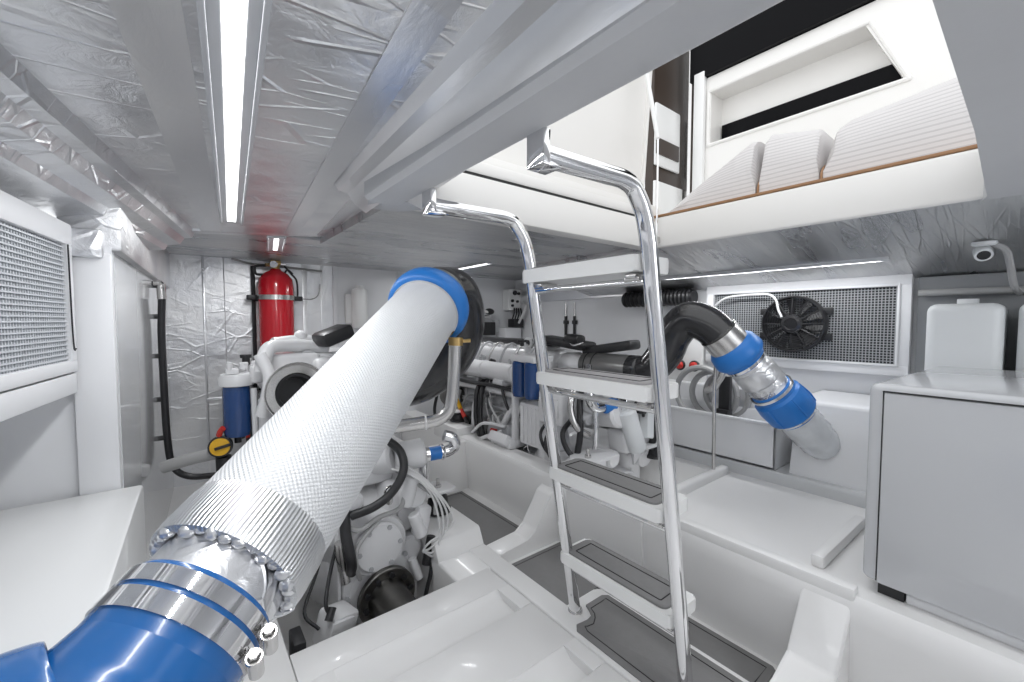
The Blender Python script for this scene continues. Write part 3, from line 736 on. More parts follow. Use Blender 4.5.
    if side < 0:
        mount(.335, .16, .285, .18, 1); mount(-.335, .16, .28, .1, -1)
    else:
        mount(-.345, -.03, .45, .402, -1); mount(.20, -.03, .44, .36, 1); mount(-.33, 1.16, .48, .412, -1)
    return t, X

E1, XE = engine(.61, 1.62, -.10, 'white marine diesel engine in the left bay, partly hidden by the foreground exhaust', -1)
def m1(): return MB(XE)
# upper left part of this engine: intake ring, pipes, filter
k = m1(); k.lathe((-.235, .40, .79), (.12, -1, .05), [(-.10, .085), (-.01, .108), (.03, .127), (.045, .131), (.045, .127), (.03, .118), (.03, .085), (.0, .08)], 40, caps=False); k.build('intake_ring', 'steel', E1)
k = m1(); k.lathe((-.235, .40, .79), (.12, -1, .05), [(-.08, .0), (-.079, .08), (.028, .081), (.026, .07), (-.02, .06), (-.021, 0)], 32); k.build('intake_throat', 'black', E1)
k = m1(); k.tube([(-.35, .45, .88), (-.335, .46, .95), (-.30, .50, .985), (-.2, .55, .985), (-.05, .58, .97)], .03, 16); k.tube([(-.36, .42, .96), (-.33, .40, .87), (-.34, .40, .78), (-.36, .42, .70)], .024, 14)
k.tube([(-.28, .60, 1.0), (-.18, .62, 1.01), (.02, .62, 1.0)], .022, 12); k.ball((-.16, .62, 1.03), (.03, .03, .025)); k.tube([(-.36, .6, .9), (-.28, .56, .93), (-.2, .56, .9)], .02, 12)
k.bb((-.31, .5, .86), (-.1, .75, .95), .02, 3); k.bb((-.38, .55, .82), (-.3, .66, .90), .015, 3); k.build('intake_pipe', 'enamel', E1)
k = m1(); k.box((-.035, .52, 1.03), (.16, .14, .07), (0, -.35, .2), bev=.02); k.build('air_cleaner', 'black', E1)
k = m1(); k.lathe((-.43, .6, .865), (0, 0, -1), [(0, .06), (.02, .07), (.05, .068), (.055, .05)], 28); k.box((-.38, .6, .85), (.14, .05, .04), bev=.01); k.bb((-.47, .57, .865), (-.42, .62, .89), .006)
k.cyl((-.40, .6, .88), (-.40, .6, .915), .018, seg=14, bev=.004); k.cyl((-.455, .58, .88), (-.455, .58, .92), .012, seg=12); ff = k.build('filter_head', 'enamel', E1)
k = m1(); k.lathe((-.43, .6, .81), (0, 0, -1), [(0, .052), (.01, .054), (.20, .054), (.222, .048), (.226, .02)], 32); k.build('filter_canister', 'filterblue', ff)
k = m1(); k.cyl((-.43, .6, .585), (-.43, .6, .555), .014, seg=12); k.build('filter_drain', 'black', ff); k = m1(); k.cyl((-.385, .66, .89), (-.385, .66, .93), .016, seg=12); k.cyl((-.385, .66, .93), (-.385, .66, .945), .024, seg=12); k.build('filter_knob', 'black', ff)
k = m1(); k.cyl((-.37, .55, .80), (-.365, .55, .45), .013, seg=10); k.cyl((-.33, .50, .76), (-.33, .50, .42), .03, seg=14, bev=.006); k.cyl((-.28, .48, .62), (-.26, .5, .30), .02, seg=12); k.build('fuel_pipe', 'enamel', E1)
# aft upper plumbing right of the exhaust
k = m1(); k.cyl((.08, .06, .52), (.20, .03, .53), .062, seg=26, bev=.01); k.cyl((.02, .18, .50), (.1, .1, .52), .075, seg=26, bev=.012); k.build('oil_cooler', 'enamel', E1)
k = m1(); k.lathe((.215, .03, .515), (1, -.1, .0), [(0, .03), (.06, .03)], 20); k.build('blue_joint', 'blue2', E1)
k = m1(); k.tube([(.17, .035, .515), (.22, .03, .515)], .034, 20, 1); k.tube([(.27, .025, .515), (.31, .02, .515), (.345, .015, .535), (.335, .02, .57), (.30, .03, .585)], .026, 16)
for x in (.195, .285): k.ring((x, .028, .515), (1, 0, 0), .033, .004, 20, 6)
k.cyl((.20, .03, .50), (.20, .03, .40), .024, seg=16); k.build('chrome_elbow', 'chrome', E1)
k = m1(); k.tube([(.03, .04, .62), (.075, -.01, .565), (.07, -.05, .50), (.02, -.06, .43), (-.05, -.05, .385), (-.13, -.02, .36)], .017, 12, 8)
k.tube([(-.15, -.01, .40), (-.155, -.04, .30), (-.14, -.05, .20), (-.13, -.02, .14)], .02, 12, 6); k.tube([(.2, -.02, .12), (.19, -.05, .05), (.15, -.07, -.05), (.13, -.08, -.14)], .009, 10, 6)
k.cyl((.20, -.03, .18), (.17, -.04, .07), .019, seg=12); k.cyl((.22, .0, .10), (.255, -.02, .08), .035, seg=14); build_each(k, 'rubber_hose', 'rubber', E1)
k = m1(); k.tube([(-.16, -.01, .33), (-.1, -.03, .30), (-.03, -.035, .33), (.06, -.03, .34), (.1, .0, .39)], .010, 10, 6); k.tube([(-.02, -.03, .32), (-.11, -.045, .25), (-.12, -.045, .17), (-.1, -.02, .10)], .008, 10, 6); k.tube([(.1, .1, .45), (.14, -.03, .42), (.2, -.06, .36), (.21, -.05, .28)], .008, 8, 6); k.build('grey_cable', 'greyhose', E1)
k = m1()
for q in range(4): k.tube([(.04+.02*q, .0, .50), (.12+q*.018, -.06, .46-.01*q), (.19+q*.022, -.07-.01*q, .36-.02*q), (.215+q*.016, -.08, .22), (.20-.01*q, -.07, .11+.022*q), (.15, -.05, .14)], .0045, 8, 8)
k.build('wiring_loop', 'wire', E1)
k = m1(); k.lathe((.12, -.01, .10), (.3, -.2, -1), [(0, .018), (.09, .018)], 14); k.cyl((.10, .0, .33), (.125, -.02, .46), .03, seg=16, bev=.006); k.cyl((.12, -.03, .30), (.15, -.04, .20), .026, seg=16, bev=.005); k.box((.16, -.02, .26), (.06, .05, .12), (0, .2, 0), bev=.01); build_each(k, 'sensor_housing', 'enamel', E1)
k = m1(); k.ring((.02, -.03, .42), (0, 1, 0), .02, .005, 16, 6); k.cyl((.02, -.02, .37), (.02, -.03, .40), .013, seg=10); k.build('cable_clip', 'steel', E1)
k = m1(); k.bb((-.37, -.23, -.20), (-.335, -.14, .10), .005); k.build('black_guard', 'black', E1)

E2, XE = engine(1.81, 1.32, -.10, 'white marine diesel engine in the right bay behind the ladder', 1)
k = m1(); k.bb((-.06, .50, .945), (.06, 1.40, .978), .006); k.build('black_rail_cover', 'black', E2)
k = m1(); k.box((-.06, .40, .975), (.15, .34, .045), (.10, 0, .1), bev=.015); k.box((-.09, .30, 1.0), (.09, .10, .05), (.1, 0, .1), bev=.02, seg=3); k.cyl((-.09, .30, 1.0), (-.11, .24, 1.0), .02, seg=14); k.box((.0, .12, .955), (.12, .30, .05), (-.16, 0, .15), bev=.015); k.build('air_cleaner', 'black', E2)
k = m1(); k.tube([(-.13, .30, .98), (-.16, .24, .97), (-.13, .20, .985)], .005, 8, 6); k.build('bail_handle', 'chrome', E2)
for i, y in enumerate((.40, .505)):
    k = m1(); k.lathe((-.315, y, .875), (0, 0, -1), [(0, .036), (.01, .046), (.18, .046), (.2, .04), (.204, .015)], 28); k.build('filter_canister', 'filterblue', E2)
k = m1(); k.bb((-.35, .35, .87), (-.2, .56, .91), .012); k.bb((-.30, .33, .16), (-.24, .37, .90), .008); k.bb((-.33, .54, .4), (-.29, .57, .9), .008); k.build('filter_bracket', 'enamel', E2)
k = m1(); k.lathe((-.26, .555, .955), (0, 0, 1), [(0, .012), (.02, .012), (.022, .03), (.035, .03)], 14); k.build('filler_cap', 'black', E2)
# aft plumbing of this engine
k = m1(); k.lathe((-.19, .0, .68), (1, -.2, .05), [(-.01, .03), (.0, .036), (.05, .036), (.06, .03)], 20); k.build('blue_joint', 'blue2', E2)
k = m1(); k.lathe((-.13, -.012, .68), (1, -.2, .05), [(0, .04), (.005, .05), (.04, .05), (.045, .04)], 24); k.tube([(-.18, .0, .68), (-.25, .01, .68), (-.28, .02, .74), (-.26, .05, .82), (-.2, .1, .86)], .026, 14); k.tube([(-.25, .01, .68), (-.255, .0, .6), (-.26, .0, .48)], .014, 12)
k.build('chrome_elbow', 'chrome', E2)
k = m1(); k.tube([(-.20, .05, .82), (-.12, .02, .80), (.0, -.02, .78), (.09, -.05, .70), (.13, -.06, .58), (.135, -.06, .48), (.12, -.05, .42)], .019, 14, 8); k.tube([(-.2, .1, .84), (-.28, .08, .72), (-.31, .05, .56), (-.33, .05, .46)], .016, 12, 6)
build_each(k, 'rubber_hose', 'rubber', E2)
k = m1(); k.cyl((-.05, .10, .66), (.03, -.02, .74), .075, seg=28, bev=.014); k.cyl((-.1, .1, .62), (-.12, -.05, .64), .07, seg=24, bev=.012); k.box((.05, .02, .6), (.12, .12, .14), (.2, .3, 0), bev=.02, seg=3); k.box((-.03, .0, .5), (.14, .12, .12), (0, -.2, 0), bev=.02, seg=3); k.box((.09, .0, .50), (.1, .1, .14), (.2, .5, 0), bev=.02); k.build('oil_cooler', 'enamel', E2)
k = m1(); k.cyl((-.10, -.06, .66), (-.04, -.09, .45), .046, seg=24, bev=.012); k.cyl((.07, -.06, .63), (.04, -.08, .50), .04, seg=6, bev=.006); k.build('spin_on_filter', 'offw', E2)
k = m1()
rr = random.Random(3)
for q in range(7):
    y = -.07; k.tube([(-.08+q*.025, y, .66+rr.uniform(-.02, .02)), (-.06+q*.022, y-.03, .70+rr.uniform(-.02, .03)), (-.02+q*.02, y-.02, .66), (.02+q*.01, y, .64+rr.uniform(-.03, .03))], .008, 8, 5)
k.box((.04, -.08, .67), (.05, .03, .03), (0, .3, 0), bev=.005); k.box((-.02, -.09, .66), (.04, .03, .04), (0, -.2, 0), bev=.005); k.build('wiring_harness', 'black', E2)

# dressing on the port flank of the bell housing
k = m1(); k.bb((-.33, .16, .56), (-.22, .34, .74), .02, 3); k.bb((-.34, .18, .60), (-.325, .32, .70), .004); k.build('heat_shield', 'enamel', E2)
k = m1(); k.cyl((-.30, .20, .56), (-.31, .16, .44), .038, seg=20, bev=.008); k.cyl((-.27, .12, .64), (-.27, .02, .62), .03, seg=16, bev=.006); k.build('pump', 'enamel2', E2)
for q, (y_, z_) in enumerate(((.30, .55), (.26, .52), (.14, .58))):
    k = m1(); k.tube([(-.28, y_, z_+.02), (-.36, y_-.02, z_-.03), (-.37, y_-.06, z_-.10), (-.34, y_-.12, z_-.16), (-.30, y_-.16, z_-.2)], .009+.002*q, 10, 6); k.build('rubber_hose', 'rubber', E2)
k = m1(); k.tube([(-.24, .10, .76), (-.31, .10, .74), (-.335, .09, .66), (-.32, .06, .58), (-.26, .04, .54)], .017, 14, 8); k.build('braided_hose', 'steel', E2)
# ================================================================== RIGHT EXHAUST
t = thing('exhaust_pipe', (2.1, .6, .4), 'shorter exhaust pipe with blue hose joints beside the mesh panel with the fan', 'pipe')
B0 = Vector((1.855, .835, .895)); B1 = Vector((2.165, .585, .475)); BA = (B1-B0).normalized(); BL = (B1-B0).length
def bl(prof, m, name, par, seg=40): return MB().lathe(B0, BA, [(t_, r_*.94) for t_, r_ in prof], seg).build(name, m, par)
e = MB(); s0 = B0-BA*.02
e.tube([(1.76, 1.215, .76), (1.775, 1.16, .775), (1.795, 1.105, .85), (1.805, 1.07, .935), (1.812, 1.005, 1.005), (1.828, .925, .985), (1.845, .865, .93), s0], [.066, .076, .081, .081, .081, .081, .0805, .0805], 32, 8)
el = e.build('elbow', 'blackgloss', t)
bl([(-.075, .0865), (-.075, .089), (.01, .089), (.01, .0865)], 'steel', 'elbow_collar', t)
bj = bl([(-.01, .085), (.0, .10), (.01, .108), (.045, .115), (.06, .115), (.075, .104), (.085, .094), (.105, .092), (.105, .085)], 'blue2', 'blue_joint', t)
bl([(.09, .0925), (.09, .0955), (.102, .0955), (.102, .0925)], 'chrome', 'hose_clamp', bj)
bl([(.10, .084), (.12, .088), (.125, .082), (.14, .09), (.20, .092), (.21, .084), (.235, .09), (.245, .085), (.27, .084)], 'foil_wrap', 'foil_section', t)
b2 = bl([(.255, .084), (.26, .09), (.29, .094), (.30, .106), (.315, .108), (.355, .111), (.40, .108), (.412, .096), (.425, .09), (.43, .084)], 'blue2', 'blue_joint', t)
for s_ in (.262, .405): bl([(s_, .0905), (s_, .098), (s_+.012, .098), (s_+.012, .0905)], 'chrome', 'hose_clamp', b2)
f = MB()
u = BA.cross(Vector((0, 0, 1))).normalized(); w = BA.cross(u)
for a in range(0, 360, 60):
    e_ = u*math.cos(R(a))+w*math.sin(R(a)); f.tube([B0+BA*.30+e_*.098, B0+BA*.355+e_*.105, B0+BA*.40+e_*.101], .004, 6, 3)
f.build('moulded_rib', 'blue2', b2)
bl([(.42, .086), (.45, .09), (.46, .086), (.485, .089), (.495, .084), (.53, .087), (.54, .082), (.58, .081), (.62, .068), (.645, .042), (.652, 0)], 'clear', 'wrapped_end', t)
t = thing('drain_pipe', (2.1, .98, .5), 'thin bent steel pipe hanging from the elbow of the exhaust by the fan', 'pipe')
MB().tube([(2.02, .93, .80), (2.03, .95, .74), (2.05, .98, .70), (2.10, 1.02, .66), (2.2, 1.1, .63)], .019, 12, 6).build('tube', 'steel', t)
MB().tube([(1.94, .93, .86), (1.945, .94, .7), (1.95, .94, .45), (1.952, .94, .30)], .0085, 10, 4).build('strut', 'steel', t)

# ================================================================== LEFT SIDE
# vent unit on the left hull side
X = Matrix.Translation((-.222, 1.545, 0)) @ Matrix.Rotation(R(-7.2), 4, 'Z')
t = thing('ventilation_grille', (-.3, .9, .80), 'white ventilation box with fine mesh on the left wall', 'vent')
b = MB(X); W = 1.5
b.bb((-.30, -W, .815), (-.02, 0, 1.245)); 
b.bb((-.03, -W, 1.19), (.006, 0, 1.245), .004); b.bb((-.03, -W, .87), (.006, 0, .90), .004); b.bb((-.03, -.035, .899), (.005, 0, 1.191), .002); b.bb((-.03, -W, .815), (.003, -.001, .866), .003)
b.build('box', 'wall', t)
MB(X).bb((-.02, -W, .90), (-.015, -.035, 1.19)).build('filter_cloth', 'meshdark', t)
g = MB(X); st = .0115
z = .905
while z < 1.19: g.bb((-.004, -W, z), (-.001, -.035, z+.0034)); z += st
y = -W
while y < -.036: g.bb((-.007, y, .90), (-.004, y+.0034, 1.19)); y += st
g.build('mesh', 'mesh', t)
MB(X).box((-.012, -.046, .93), (.01, .006, .05)).tube([(.008, -.037, 1.19), (.009, -.036, .95), (.012, -.03, .93)], .002, 6, 4).build('latch_cord', 'black', t)
# white platform box
f = MB(); f.prism([(-.115, .84, 0), (-.10, 1.552, 0), (-.69, 1.552, 0), (-.69, .84, 0)], (0, 0, .542), .008)
single('locker_box', f, 'plat', 'large white glossy locker top at lower left, beneath the mesh vent', 'locker')
# black hose on the left wall
t = thing('wall_hose', (-.06, 2.45, .1), 'black hose clipped vertically to the glossy left wall', 'hose')
hy = 2.50
MB().tube([(-.095, hy+.03, 1.17), (-.075, hy, 1.165), (-.072, hy, 1.1), (-.078, hy, .95), (-.077, hy, .7), (-.072, hy, .45), (-.055, hy, .32), (.0, hy-.01, .262), (.10, hy-.03, .25), (.2, hy-.05, .25)], .0145, 12, 6).build('hose', 'rubber', t)
c = MB()
for z in (1.16, 1.02, .84, .64, .46): c.box((-.098, hy, z), (.03, .012, .022), bev=.002)
build_each(c, 'clip', 'black', t)
MB().cyl((-.10, hy-.01, 1.172), (-.07, hy-.01, 1.172), .012, seg=10).cyl((-.072, hy, 1.10), (-.074, hy, 1.17), .017, seg=12).build('fitting', 'steel', t)
# red extinguisher cylinder
ex, ey = .482, 3.085
t = thing('fire_extinguisher', (ex, ey, .76), 'large red fire suppression cylinder strapped to the foil back wall', 'extinguisher')
MB().lathe((ex, ey, .76), (0, 0, 1), [(0, .09), (.01, .10), (.46, .103), (.51, .096), (.545, .07), (.565, .035), (.575, .03)], 40).build('cylinder', 'red', t)
v = MB(); v.cyl((ex, ey, 1.33), (ex, ey, 1.385), .024, seg=16, bev=.004); v.box((ex, ey, 1.375), (.06, .04, .03), bev=.006); v.cyl((ex-.02, ey-.02, 1.36), (ex-.06, ey-.03, 1.355), .011, seg=10); v.build('valve', 'brass', t)
MB().lathe((ex-.015, ey-.035, 1.36), (-.2, -1, 0), [(0, .022), (.012, .022)], 18).cyl((ex+.02, ey, 1.37), (ex+.06, ey, 1.37), .01, seg=8).build('gauge', 'chrome', t)
s = MB()
for z in (1.135, .80): s.lathe((ex, ey, z), (0, 0, 1), [(0, .1035), (0, .107), (.03, .107), (.03, .1035)], 40)
s.build('strap', 'steel', t)
b = MB(); b.box((ex-.135, ey+.04, 1.15), (.05, .05, .03), bev=.004); b.box((ex+.135, ey+.04, 1.15), (.05, .05, .03), bev=.004); b.bb((ex-.11, ey+.08, 1.13), (ex+.11, 3.198, 1.17)); b.build('clamp_bracket', 'black', t)
MB().tube([(ex-.05, ey, 1.355), (ex-.11, ey+.01, 1.345), (ex-.11, ey+.01, 1.30), (ex-.07, ey, 1.295)], .008, 8).tube([(ex+.05, ey, 1.36), (ex+.09, ey, 1.31), (ex+.12, ey, 1.27), (ex+.13, ey+.02, 1.2), (ex+.13, ey+.03, 1.16)], .006, 8).tube([(ex+.05, ey, 1.31), (ex+.07, ey, 1.335), (ex+.10, ey, 1.31)], .006, 8).build('hose', 'black', t)
MB().tube([(ex+.155, ey+.05, 1.15), (ex+.22, ey+.05, 1.15), (ex+.27, ey+.08, 1.18), (ex+.29, ey+.10, 1.26)], .004, 6).build('pressure_line', 'steel', t)
t = thing('discharge_pipe', (.36, 3.17, .6), 'thin dark pipe running down the foil wall beside the red cylinder', 'pipe')
MB().tube([(.365, 3.17, .60), (.365, 3.17, 1.0), (.365, 3.17, 1.3), (.365, 3.17, 1.355)], .012, 10, 2).build('riser', 'rubber', t)
MB().tube([(.25, 3.12, 1.385), (.36, 3.15, 1.366), (.50, 3.15, 1.362), (.78, 3.16, 1.35)], .007, 8, 4).build('branch', 'gunmetal', t)
MB().box((.365, 3.185, 1.15), (.06, .03, .03), bev=.003).build('clip', 'black', t)
# yellow battery switch / strainer
t = thing('valve_strainer', (.11, 2.24, .0), 'small yellow capped strainer with red lever by the left wall', 'valve')
MB().lathe((.112, 2.2, .452), (-.15, -1, .15), [(-.06, .03), (0, .039), (.012, .037), (.014, .0)], 28).build('yellow_cap', 'yellow', t)
MB().lathe((.112, 2.2, .452), (-.15, -1, .15), [(-.09, .035), (-.06, .044), (-.02, .047), (.006, .045)], 28, caps=True).cyl((.125, 2.23, .40), (.13, 2.25, 0), .03, seg=14).build('body', 'black', t)
MB().box((.12, 2.18, .455), (.06, .012, .012), (0, -.2, 0), bev=.003).build('handle', 'black', t)
MB().tube([(.11, 2.21, .50), (.115, 2.2, .52), (.125, 2.19, .535)], .012, 8, 3).build('lever', 'redp', t)
MB().tube([(.10, 2.26, .41), (.02, 2.28, .40), (-.04, 2.30, .385), (-.085, 2.32, .37)], .026, 14, 5).build('outlet_hose', 'greyhose', t)
# white canister on back wall
t = thing('wall_canister', (1.02, 3.13, 1.0), 'white cylindrical canister on the white back wall behind the foreground exhaust', 'canister')
MB().lathe((1.03, 3.13, .95), (0, 0, 1), [(0, .05), (.01, .055), (.27, .055), (.285, .05), (.29, .03), (.31, .028), (.315, 0)], 28).build('body', 'white', t)
MB().bb((.94, 3.16, .98), (1.1, 3.19, 1.2), .006).build('bracket', 'white', t)

# ================================================================== BACK / RIGHT WALL EQUIPMENT
t = thing('control_box', (2.47, 3.1, 1.05), 'white control box with black sockets high in the far corner', 'control box')
MB().bb((2.40, 3.10, 1.10), (2.55, 3.2, 1.30), .01).build('housing', 'white', t)
b = MB()
for x, z, r_ in ((2.47, 1.265, .022), (2.515, 1.26, .014), (2.44, 1.19, .014), (2.50, 1.185, .012), (2.44, 1.145, .012)): b.cyl((x, 3.102, z), (x, 3.085, z), r_, seg=14)
build_each(b, 'socket', 'black', t)
b = MB(); b.bb((2.42, 3.05, .94), (2.54, 3.14, 1.02), .006)
for i in range(4): b.tube([(2.43+i*.03, 3.08, 1.02), (2.44+i*.03, 3.07, 1.07), (2.46+i*.025, 3.09, 1.12)], .007, 8, 4)
b.build('cable_gland', 'black', t)
MB().tube([(2.48, 3.05, .98), (2.50, 3.0, 1.08), (2.53, 3.0, 1.14), (2.545, 3.05, 1.16)], .011, 8).build('conduit', 'wire', t)
single('battery_case', MB().bb((2.33, 3.06, .82), (2.52, 3.19, .936), .006), 'wall', 'grey-white case under the control box in the far corner', 'case')
t = thing('battery_charger', (2.16, 3.12, .83), 'small black box on the back wall, lower of two beside the elbow', 'box')
MB().bb((2.07, 3.10, .87), (2.25, 3.2, .99), .006).build('case', 'black', t)
MB().bb((2.28, 3.16, .89), (2.34, 3.2, 1.01), .004).build('side_plate', 'seagrey', t)
t = thing('spray_gun', (2.16, 3.12, 1.02), 'black and pale handset in its cradle above the small black box', 'handset')
MB().bb((2.07, 3.12, 1.02), (2.21, 3.2, 1.055), .008).build('cradle', 'steel', t)
MB().ball((2.18, 3.1, 1.085), (.05, .03, .03)).build('head', 'black', t)
MB().tube([(2.06, 3.1, 1.075), (2.1, 3.09, 1.085), (2.16, 3.09, 1.08)], .014, 10, 4).build('handle', 'cream', t)
single('blue_tap', MB().cyl((2.02, 3.2, 1.15), (2.02, 3.10, 1.15), .02, seg=14).cyl((2.02, 3.11, 1.10), (2.02, 3.11, 1.18), .032, seg=14, bev=.006), 'blue2', 'small blue tap on the back wall just right of the elbow', 'tap')
for i, y in enumerate((2.50, 2.40)):
    t = thing('wall_strut', (2.545, y, .8), ('left' if i == 0 else 'right')+' one of two black struts upright on the white right wall, behind the ladder', 'strut', 'black wall struts')
    MB().cyl((2.545, y, .80), (2.545, y, 1.04), .011, seg=12).build('body', 'black', t)
    MB().cyl((2.545, y, 1.04), (2.545, y, 1.15), .006, seg=10).build('rod', 'steel', t)
    MB().box((2.55, y, .99), (.02, .05, .03), bev=.004).build('clip', 'black', t)
# electrical panel
t = thing('electrical_panel', (2.53, 1.4, .6), 'white electrical panel with red round switches on the right wall behind the exhaust elbow', 'panel')
MB().bb((2.50, 1.285, .60), (2.56, 1.60, .95), .006).build('plate', 'white', t)
for y in (1.43, 1.335):
    s = MB().lathe((2.50, y, .72), (-1, 0, 0), [(0, .034), (.008, .034), (.012, .03), (.013, 0)], 24).build('switch_bezel', 'black', t)
    MB().lathe((2.488, y, .72), (-1, 0, 0), [(0, .026), (.012, .024), (.018, .018), (.019, 0)], 20).box((2.465, y, .72), (.014, .008, .036), bev=.002).build('switch_knob', 'redp', s)
s = MB()
for i in range(4): s.box((2.498, 1.53, .70+i*.018), (.003, .03-.004*(i % 2), .005))
build_each(s, 'legend_mark', 'seagrey', t)
t = thing('corrugated_duct', (2.4, 1.55, 1.1), 'black corrugated duct under the ceiling behind the ladder rail', 'duct')
d = MB()
P = spline([(2.50, 1.85, 1.15), (2.495, 1.65, 1.15), (2.49, 1.5, 1.15), (2.49, 1.34, 1.15)], 12)
for i, p in enumerate(P[:-1:2]): d.ring(p, P[i*2+1]-p, .042, .012, 18, 6)
d.tube(P, .043, 18, 1); d.build('duct', 'black', t)
# hoses coiled under the panel
t = thing('coiled_hose', (2.40, 1.15, .32), 'pale grey hoses coiled under the electrical panel', 'hose')
h = MB()
for i, (y, rr_) in enumerate(((1.22, .15), (1.16, .13), (1.10, .12))):
    pts = [(2.36+.03*i, y+rr_*math.cos(a*PI/8), .58+rr_*math.sin(a*PI/8)) for a in range(-8, 9)]
    h.tube(pts, .017, 10, 2)
h.build('coil', 'greyhose', t)
MB().bb((2.30, 1.03, .50), (2.33, 1.09, .70), .004).bb((2.28, 1.03, .46), (2.34, 1.1, .52), .004).build('strap', 'black', t)
# trough
t = thing('storage_bin', (2.16, 1.1, .315), 'long grey-white bin standing on the right shelf beneath the electrical panel', 'bin')
b = MB()
lo = [(2.105, .735), (2.42, .735), (2.42, 1.75), (2.105, 1.75)]
x0, y0, x1, y1 = 2.105, .735, 2.42, 1.75; w_ = .012
b.bb((x0, y0, .315), (x1, y1, .33), .004); b.bb((x0, y0, .315), (x0+w_, y1, .525), .004); b.bb((x1-w_, y0, .315), (x1, y1, .525), .004); b.bb((x0, y0, .315), (x1, y0+w_, .525), .004); b.bb((x0, y1-w_, .315), (x1, y1, .525), .004)
b.build('body', 'wall', t)
b = MB(); b.bb((x0-.01, y0-.01, .515), (x0+.02, y1+.01, .532), .004); b.bb((x0-.01, y0-.01, .515), (x1, y0+.02, .532), .004); b.build('rim', 'wall', t)
# radiator-like ventilation panel with fan
X = Matrix.Translation((2.5, .36, 0)) @ Matrix.Rotation(R(0), 4, 'Z')
t = thing('mesh_vent', (2.52, .8, .75), 'white framed mesh ventilation panel carrying a fan on the right wall', 'vent')
b = MB(); ya, yb, za, zb_ = .36, 1.27, .765, 1.205
b.bb((2.50, ya, zb_-.045), (2.56, yb, zb_+.012), .004); b.bb((2.50, ya, za-.012), (2.56, yb, za+.035), .004); b.bb((2.501, ya, za+.033), (2.559, ya+.045, zb_-.043), .002); b.bb((2.501, yb-.045, za+.033), (2.559, yb, zb_-.043), .002)
b.bb((2.492, ya+.04, zb_-.05), (2.51, yb-.04, zb_-.04), .002); b.bb((2.492, ya+.04, za+.03), (2.51, yb-.04, za+.04), .002); b.bb((2.492, ya+.036, za+.03), (2.51, ya+.046, zb_-.04), .002); b.bb((2.492, yb-.046, za+.03), (2.51, yb-.036, zb_-.04), .002)
b.build('frame', 'wall', t)
MB().bb((2.545, ya+.04, za+.03), (2.552, yb-.04, zb_-.04)).build('core', 'core', t)
g = MB(); st = .0125
z = za+.038
while z < zb_-.045: g.bb((2.512, ya+.045, z), (2.515, yb-.045, z+.0034)); z += st
y = ya+.05
while y < yb-.046: g.bb((2.515, y, za+.035), (2.518, y+.0034, zb_-.045)); y += st
g.build('mesh', 'meshr', t)
t = thing('cooling_fan', (2.48, .80, .83), 'round black cooling fan with white cable on the right mesh panel', 'fan')
fc = Vector((2.465, .80, .985)); fr = .145
s = MB(); s.lathe(fc+V(.04, 0, 0), (-1, 0, 0), [(0, fr*.96), (.0, fr), (.045, fr), (.05, fr*.985), (.05, fr*.93), (.0, fr*.93)], 48, caps=False)
for a in (25, 155, 205, 335): s.box((2.495, .80+fr*1.05*math.cos(R(a)), .985+fr*1.05*math.sin(R(a))), (.02, .05, .035), bev=.004)
s.build('shroud', 'black', t)
g = MB()
for i in range(9): g.ring(fc+V(-.012, 0, 0), (1, 0, 0), .045+i*.0115, .0017, 40, 5)
for a in range(0, 360, 30):
    c_, s_ = math.cos(R(a)), math.sin(R(a)); g.tube([fc+V(-.012, .03*c_, .03*s_), fc+V(-.012, .09*c_, .09*s_), fc+V(-.004, .142*c_, .142*s_)], .0035, 6, 2)
g.build('guard', 'black', t)
MB().lathe(fc+V(.03, 0, 0), (-1, 0, 0), [(0, .05), (.045, .05), (.052, .044), (.054, .03), (.05, .028), (.05, 0)], 32).build('motor', 'blackgloss', t)
for a in range(0, 360, 36):
    q = R(a); c_, s_ = math.cos(q), math.sin(q); c2, s2 = math.cos(q+.42), math.sin(q+.42)
    MB().prism([fc+V(.024, .04*c_, .04*s_), fc+V(.03, .13*c_, .13*s_), fc+V(.006, .13*c2, .13*s2), fc+V(.006, .04*c2, .04*s2)], (.003, 0, 0)).build('blade', 'black', t)
MB().tube([(2.49, 1.21, 1.09), (2.475, 1.16, 1.125), (2.47, 1.10, 1.14), (2.465, .98, 1.145), (2.46, .91, 1.14), (2.455, .875, 1.11), (2.452, .862, 1.06), (2.452, .845, 1.02)], .006, 8, 6).build('cable', 'wire', t)
# fridge-like white cabinet
t = thing('generator_cabinet', (1.85, -.3, .262), 'large white rounded generator cabinet on the right ledge', 'cabinet')
X = Matrix.Translation((1.455, .275, 0)) @ Matrix.Rotation(R(-3.0), 4, 'Z')
MB(X).bb((.0, -1.1, .292), (.78, .012, .832), .018, 4).build('body', 'cabinet', t)
MB(X).bb((-.006, -1.1, .296), (.004, -.022, .812), .004, 2).build('front_door', 'cabinet', t)
b = MB(X); b.bb((-.009, -1.1, .8135), (.0, -.020, .8155)); b.bb((-.004, -.021, .3), (.0, -.0195, .815)); b.build('door_seam', 'seam', t)
MB(X).bb((.014, -1.1, .262), (.76, -.078, .294), .004).build('plinth', 'wall', t)
MB(X).bb((.012, -.075, .2625), (.74, -.022, .2918)).build('recess_shade', 'black', t)  # solid black block, paints the darkness of the gap under the cabinet
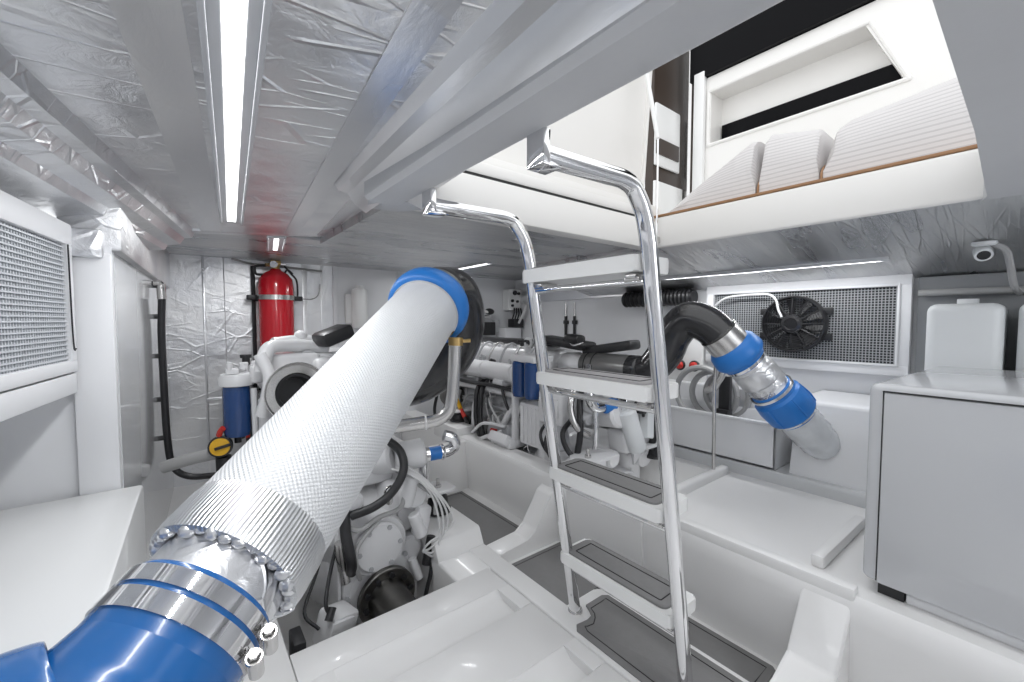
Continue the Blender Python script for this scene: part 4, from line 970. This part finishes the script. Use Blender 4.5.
# tanks behind
for (ya_, yb_, lab) in ((.085, .285, 'white plastic tank behind the cabinet, left one beside the mesh panel'), (-.18, .055, 'white plastic tank behind the cabinet, at the right edge of the view')):
    t = thing('expansion_tank', (2.35, (ya_+yb_)/2, .675), lab, 'tank', 'white tanks behind the cabinet')
    MB().bb((2.27, ya_, .675), (2.50, yb_, 1.065), .03, 4).build('body', 'offw', t)
    MB().cyl((2.40, (ya_+yb_)/2, 1.064), (2.40, (ya_+yb_)/2, 1.085), .03, seg=18).build('cap', 'offw', t)
f = MB(); f.bb((2.2, -.6, .30), (2.56, .25, .675)); struct('shelf_tank', f, 'seagrey')
f = MB(); f.bb((2.535, -.6, .676), (2.559, .345, 1.19)); struct('shade_panel', f, 'recess_shade')  # dark sheet added over the wall in place of shade behind the tanks
f = MB(); f.cyl((2.50, -.6, 1.115), (2.50, .34, 1.12), .014, seg=12); single('horizontal_pipe', f, 'greyhose', 'thin grey pipe along the wall above the white tanks', 'pipe')
# camera
t = thing('security_camera', (2.2, .14, 1.25), 'small white dome camera on the ceiling at far right', 'camera')
c0 = Vector((2.22, .14, 1.265))
MB().lathe(c0+V(0, 0, .014), (.1, 0, -1), [(0, .032), (.010, .032), (.016, .026)], 24).build('base', 'offw', t)
hd = c0+V(-.012, .0, -.03); cd = Vector((-.8, -.15, -.45)).normalized()
MB().lathe(hd-cd*.025, cd, [(-.008, .014), (0, .024), (.036, .024), (.04, .021), (.04, .017), (.036, .017)], 24).build('head', 'offw', t)
MB().lathe(hd-cd*.025, cd, [(.02, .0), (.021, .017), (.038, .017), (.039, .009), (.041, .0)], 20).build('lens', 'black', t)
MB().tube([c0+V(.01, -.02, .005), c0+V(.03, -.05, -.02), c0+V(.06, -.06, -.07), c0+V(.12, -.07, -.14), c0+V(.25, -.08, -.16)], .010, 8).build('cable', 'greyhose', t)

# ================================================================== CAMERA, SUN, WORLD
cam = bpy.data.cameras.new('camera'); co = bpy.data.objects.new('camera', cam); COL.objects.link(co)
cam.sensor_width = 36; cam.lens = 418/1024*36; cam.clip_start = .01
co.location = (0, 0, 1.0); co.rotation_euler = (R(90-2.74), 0, R(-38.2))
SC.camera = co
w = bpy.data.worlds.new('world'); SC.world = w; w.use_nodes = True
bg = w.node_tree.nodes['Background']; bg.inputs[0].default_value = (.96, .98, 1, 1); bg.inputs[1].default_value = 1.3
vs = SC.view_settings; vs.view_transform = 'Standard'; vs.look = 'None'; vs.exposure = 0.3; vs.gamma = 1; vs.use_curve_mapping = False
